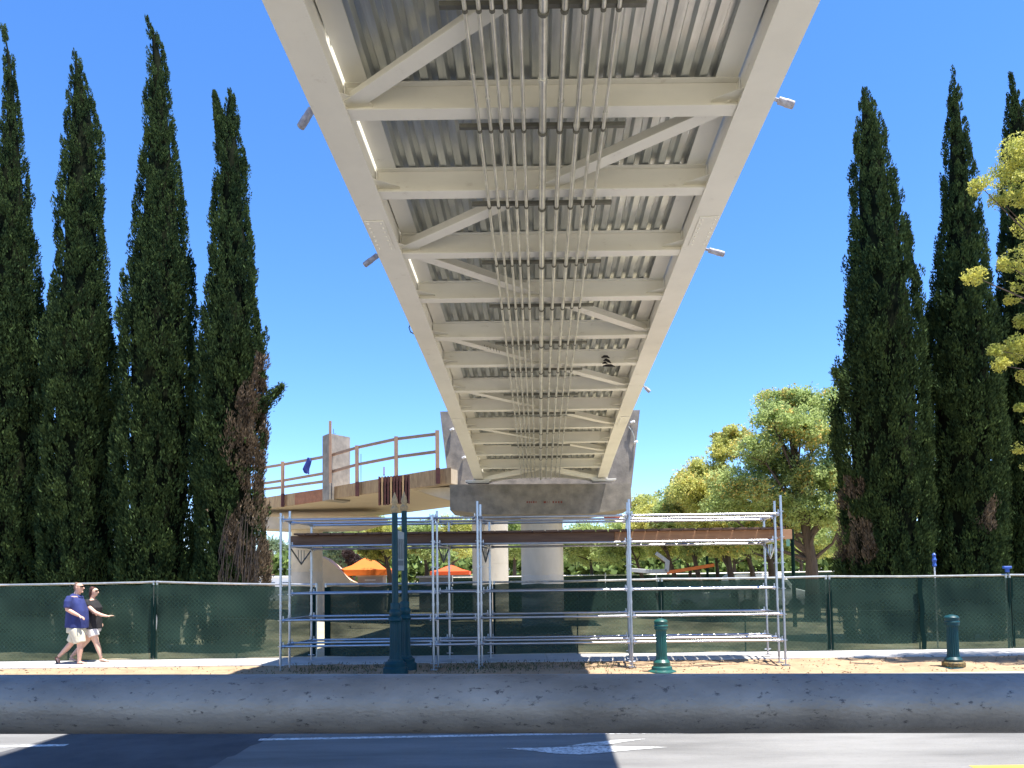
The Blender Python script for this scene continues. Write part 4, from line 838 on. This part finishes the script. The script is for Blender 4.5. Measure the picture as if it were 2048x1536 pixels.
for (x0, yt, r, lb) in ((590, 1128, 22, 'grey-green bushy tree behind the long white building, beside the ramp column'), (548, 1132, 24, 'grey-green bushy tree under the far palms'), (515, 1126, 26, 'grey-green bushy tree behind the dead cypress foliage')):
    tree(x0, 95, [(x0, yt, r), (x0+12, yt+12, r*.8), (x0-12, yt+10, r*.8)], lb, leaf='leaf_grey', N=5000, lsize=.35, tr=.3, group='far bushy trees at the left')

# near tree at the right edge
nt_ = thing('street_tree', 'yellow-green street tree reaching in at the right edge of the photo', 'tree', (W(2330, 1160, 14.6).x, 14.6, 0))
bx = nt_.location.x; TD = 14.6
mb = MB(); mb.tube([(bx, TD, -.1), (bx-.1, TD, 2.2), (bx-.05, TD, 4.5), (bx-.3, TD, 7.5)], [.2, .17, .12, .05], 12)
cl_ = [(2040, 300, 42), (2010, 350, 38), (1960, 372, 24), (2050, 380, 40), (2000, 400, 26), (2060, 450, 34), (2100, 360, 70), (2110, 500, 70), (1948, 553, 24), (2030, 520, 30), (2012, 528, 18), (2055, 560, 34), (2025, 598, 16), (2050, 640, 22), (1990, 700, 16), (2020, 710, 30), (2045, 690, 34), (2000, 730, 20), (2060, 750, 26), (2040, 815, 12), (2055, 850, 20), (2040, 895, 18), (2060, 930, 18), (2120, 650, 60), (2130, 800, 60), (2180, 300, 90), (2200, 500, 110), (2240, 700, 110), (2140, 230, 50), (2330, 350, 130), (2400, 550, 130), (2300, 850, 90)]
PP = []; 
for (x, y, r) in cl_:
    c_ = W(x, y, TD+random.uniform(-.5, .5)); rr_ = r*TD/1500; m1 = Vector((bx-.1, TD, min(c_.z-.3, 6.5)*.8+.6)); mid = m1+(c_-m1)*.6+Vector((0, 0, .12)); mb.tube([m1, mid, c_], [.035, .018, .006], 5, caps=False)
    n = int(140+3000*rr_*rr_*3.2); d_ = unit(rng.normal(size=(n, 3))); p_ = np.array(c_)[None]+d_*(rr_*rng.random(n)**.45)[:, None]*np.array([1.05, 1, .8]); PP.append(p_)
mb.build('trunk', M['bark'], nt_, smooth=True)
PP = np.concatenate(PP); kp = vnoise(PP, 5.5, 31)+.3*vnoise(PP, 2.2, 30) > .58; PP = PP[kp]; n = len(PP)
link('crown', leaf_mesh('crown', PP, rng.normal(size=(n, 3))*.6+np.array([0, 0, -.25]), rng.uniform(.045, .09, n), rng.uniform(.02, .035, n)), M['leaf_near'], nt_)

# ================================================================== PEOPLE
def limb(mb, pts_, rs, flat=1.0, n=12, fold=0):
    pts_ = [Vector(p) for p in pts_]; secs = []
    for i_, p in enumerate(pts_):
        d = (pts_[min(i_+1, len(pts_)-1)]-pts_[max(i_-1, 0)]).normalized(); lat = Vector((0, 1, 0)); lat = (lat-d*lat.dot(d)).normalized(); fw = lat.cross(d)
        rx, ry = rs[i_] if isinstance(rs[i_], tuple) else (rs[i_], rs[i_]*flat)
        fo = lambda t: 1+fold*(math.sin(5*t+i_*1.9)+.7*math.sin(9*t-i_*2.7))*min(1, .4+i_*.2)
        secs.append([p+(fw*rx*math.cos(t)+lat*ry*math.sin(t))*fo(t) for t in np.linspace(0, 2*math.pi, n*3 if fold else n, endpoint=False)])
    mb.sweep(secs)
def finish(mb, name, m, parent, vox=.010):
    o = mb.build(name, M[m], parent, smooth=True)
    md = o.modifiers.new('merge', 'REMESH'); md.mode = 'VOXEL'; md.voxel_size = vox; md.use_smooth_shade = True
    sm = o.modifiers.new('smooth', 'SMOOTH'); sm.factor = .5; sm.iterations = 4 if vox > .009 else 3
    return o
def hand(mb, wr, d, palm_up=False, lat=-1, curl=.3):
    d = Vector(d).normalized(); wr = Vector(wr); side = Vector((0, 1, 0)); side = (side-d*side.dot(d)).normalized(); nrm = side.cross(d)
    if nrm.z > 0 and not palm_up: nrm = -nrm
    limb(mb, [wr-d*.02, wr+d*.03, wr+d*.085], [(.020, .026), (.016, .038), (.014, .042)])
    for q, (o_, L_) in enumerate(((-.032, .070), (-.011, .080), (.011, .074), (.031, .058))):
        a = wr+d*.075+side*o_; b = a+d*L_*.5+nrm*L_*curl*.25; c = b+d*L_*.5*(1-curl*.4)+nrm*L_*curl*.6
        mb.tube([a, b, c], [.0105, .0095, .008], 7)
    a = wr+d*.025+side*lat*.032; mb.tube([a, a+d*.035+side*lat*.028+nrm*.008, a+d*.07+side*lat*.035+nrm*.018], [.013, .011, .009], 7)
def foot(mb, ank, toe, r=.042):
    ank = Vector(ank); toe = Vector(toe); d = (toe-ank); up = Vector((0, 0, 1))
    limb(mb, [ank+Vector((-.03, 0, -.03)), ank+d*.35+Vector((0, 0, -.012)), ank+d*.75, toe], [(.035, .035), (.035, .042), (.022, .046), (.013, .036)])
def person(o, sc_, fn): pass
def at(ox, D, k_, gy):
    def f(x, y, lat=0): return Vector((W(ox, 1250, D).x+(x-ox)*k_, D+lat, (gy-y)*k_))
    return f
# man
D = 17.0; p = at(155, D, D/1500, 1334)
man = thing('person', 'bald man in navy polo shirt and khaki shorts with sunglasses, walking right', 'person', p(155, 1334))
mb = MB()
limb(mb, [p(158, 1174), p(157, 1177), p(157, 1182), p(158.5, 1188), p(160, 1192)], [(.04, .045), (.088, .072), (.098, .080), (.078, .068), (.035, .04)])   # head, seen from its side
limb(mb, [p(156, 1187), p(153, 1196), p(152, 1201)], [.066, .070, .085])
mb.tube([p(165.3, 1181), p(167.3, 1184.5), p(165, 1185.5)], [.010, .016, .008], 7); mb.tube([p(156, 1181, -.078), p(156.5, 1184.5, -.082)], [.018, .012], 7)
mb.tube([p(162, 1190.5), p(165, 1191.5)], [.03, .022], 8)
limb(mb, [p(151, 1199), p(151, 1210), p(153, 1230), p(153.5, 1247), p(153, 1262)], [(.10, .19), (.145, .20), (.185, .19), (.195, .19), (.17, .185)])
for s_, el, wr, hd in ((-1, (147, 1225), (169, 1238), (.92, 0, -.38)), (1, (158, 1224), (172, 1232), (.9, 0, -.3))):
    limb(mb, [p(149, 1202, s_*.19), p(146.5, 1212, s_*.225), p(*el, s_*.24), p(*[(el[i_]+wr[i_])/2 for i_ in (0, 1)], s_*.235), p(*wr, s_*.21)], [.068, .062, .050, .044, .030])
    hand(mb, p(*wr, s_*.21), hd, lat=-1, curl=.7)
limb(mb, [p(154, 1262, -.09), p(162, 1278, -.10), p(165.5, 1292, -.10), p(166, 1305, -.10), p(165, 1320, -.10), p(164.5, 1328, -.10)], [.105, .092, .062, .062, .042, .036])
foot(mb, p(164.5, 1328, -.10), p(179, 1333, -.10))
limb(mb, [p(151, 1262, .09), p(144, 1280, .10), p(138.5, 1293, .10), p(129, 1304, .10), p(118, 1315, .10), p(113, 1320, .10)], [.105, .092, .062, .062, .042, .036])
foot(mb, p(112, 1320, .10), p(114.5, 1334, .10))
finish(mb, 'body', 'skin', man, .009)
mb = MB(); limb(mb, [p(152.5, 1196.5), p(151, 1200), p(150.5, 1206), p(151.5, 1214), p(153.5, 1230), p(154.5, 1246), p(153.5, 1262)], [(.078, .09), (.115, .19), (.15, .225), (.18, .225), (.225, .22), (.24, .228), (.238, .232)], fold=.022)
for s_, el in ((-1, (147, 1222)), (1, (157, 1221))): limb(mb, [p(149, 1201, s_*.17), p(147.5, 1210, s_*.225), p(*el, s_*.238)], [.085, .088, .082])
finish(mb, 'polo_shirt', 'shirt_navy', man, .013)
mb = MB(); limb(mb, [p(153.5, 1256), p(153, 1264), p(153, 1272)], [(.19, .19), (.20, .20), (.20, .20)])
limb(mb, [p(156, 1264, -.09), p(162, 1278, -.10), p(165.5, 1291, -.10)], [.14, .135, .125], fold=.03); limb(mb, [p(151, 1264, .09), p(145.5, 1279, .10), p(140.5, 1291, .10)], [.14, .135, .125], fold=.03)
finish(mb, 'shorts', 'shorts_khaki', man, .013)
mb = MB(); limb(mb, [p(154, 1172.5), p(152.5, 1177), p(150.8, 1183), p(151.5, 1189)], [(.05, .05), (.055, .074), (.045, .072), (.03, .055)]); finish(mb, 'hair', 'hair_grey', man, .012)
mb = MB(); limb(mb, [p(152.2, 1199), p(153.2, 1195.2)], [(.13, .135), (.088, .096)]); mb.build('collar', M['shirt_navy'], man, smooth=True)
MB().box(p(164.6, 1180.2), (.035, .15, .036)).build('sunglasses', M['shade_lens'], man); 
for q in (-1, 1): MB().bar(p(164, 1180, q*.080), p(156, 1179.5, q*.086), .006, .010).build('sunglasses_arm', M['shade_lens'], man)
MB().prism([p(160.5, 1333.8, -.145), p(180, 1333.8, -.145), p(180, 1333.8, -.055), p(160.5, 1333.8, -.055)], (0, 0, .015)).build('sandal', M['sandal'], man)
MB().bar(p(108.6, 1320, .10), p(112, 1335, .10), .09, .02, (1, 0, 0)).build('sandal', M['sandal'], man)
MB().tube([p(172, 1331, -.145), p(171, 1328.2, -.10), p(172, 1331, -.055)], .008, 6).build('sandal_strap', M['sandal'], man)
# woman
D = 17.35; p = at(187, D, D/1500, 1330)
wo = thing('person', 'woman with dark red hair in black top and white shorts, hand held out in front', 'person', p(187, 1330))
mb = MB()
limb(mb, [p(187.5, 1183), p(187.5, 1186), p(188, 1190), p(189, 1195), p(190.5, 1199)], [(.04, .04), (.080, .068), (.088, .073), (.070, .060), (.03, .035)])
limb(mb, [p(186, 1195), p(184, 1203), p(183, 1208)], [.050, .055, .07]); mb.tube([p(194.8, 1189.5), p(196.4, 1192.3), p(194.6, 1193)], [.008, .013, .007], 7)
limb(mb, [p(182, 1206), p(184, 1216), p(185, 1232), p(185.5, 1248), p(185, 1264)], [(.085, .16), (.125, .165), (.125, .15), (.14, .17), (.15, .18)])
limb(mb, [p(179, 1208, -.16), p(186, 1220, -.19), p(200, 1231, -.20), p(212, 1236, -.20), p(223, 1238.5, -.19)], [.055, .052, .042, .036, .025]); hand(mb, p(223, 1238.5, -.19), (1, 0, .12), palm_up=True, lat=-1, curl=.15)
limb(mb, [p(181, 1208, .16), p(180, 1220, .19), p(179, 1232, .20), p(186, 1243, .18), p(192, 1250, .16)], [.055, .05, .042, .035, .025]); hand(mb, p(192, 1250, .16), (.6, 0, -.8), lat=-1, curl=.5)
limb(mb, [p(187, 1264, -.08), p(193, 1280, -.08), p(197, 1291, -.08), p(201.5, 1303, -.08), p(205.5, 1315, -.08), p(207, 1321, -.08)], [.10, .083, .060, .058, .038, .032]); foot(mb, p(207, 1322, -.08), p(221, 1328.5, -.08))
limb(mb, [p(182, 1264, .08), p(171, 1284, .08), p(162, 1297, .08), p(153, 1306, .08), p(143, 1316, .08), p(139.5, 1320, .08)], [.10, .083, .060, .058, .038, .032]); foot(mb, p(139.5, 1321, .08), p(152, 1328.5, .08))
finish(mb, 'body', 'skin_pale', wo, .009)
mb = MB(); limb(mb, [p(183.5, 1204.5), p(182.5, 1208), p(184.5, 1216), p(188, 1223), p(187, 1233), p(186.5, 1246), p(186, 1263)], [(.06, .07), (.11, .155), (.145, .18), (.17, .18), (.16, .17), (.178, .20), (.188, .215)], fold=.022)
for s_, el in ((-1, (186, 1219)), (1, (180.5, 1219))): limb(mb, [p(180.5, 1207.5, s_*.14), p(182, 1212, s_*.18), p(*el, s_*.195)], [.065, .068, .066])
finish(mb, 'black_top', 'shirt_black', wo, .012)
mb = MB(); limb(mb, [p(186, 1258), p(185.5, 1264), p(186, 1270)], [(.165, .19), (.17, .20), (.16, .19)]); limb(mb, [p(188, 1265, -.08), p(192, 1278, -.08)], [.125, .118], fold=.03); limb(mb, [p(183, 1265, .08), p(176, 1277, .08)], [.125, .112]); finish(mb, 'shorts', 'shorts_white', wo, .012)
mb = MB(); limb(mb, [p(186.5, 1181.3), p(184.5, 1185), p(182.5, 1191), p(181, 1198), p(180.8, 1203)], [(.06, .06), (.072, .082), (.055, .082), (.04, .07), (.02, .05)]); finish(mb, 'hair', 'hair_red', wo, .011)
MB().box(p(194, 1188.6), (.03, .13, .034)).build('sunglasses', M['shade_lens'], wo)
MB().prism([p(204, 1329.9, -.12), p(223, 1329.9, -.12), p(223, 1329.9, -.04), p(204, 1329.9, -.04)], (0, 0, .015)).build('sandal', M['sandal'], wo)
MB().prism([p(136, 1329.9, .04), p(154, 1329.9, .04), p(154, 1329.9, .12), p(136, 1329.9, .12)], (0, 0, .015)).build('sandal', M['sandal'], wo)
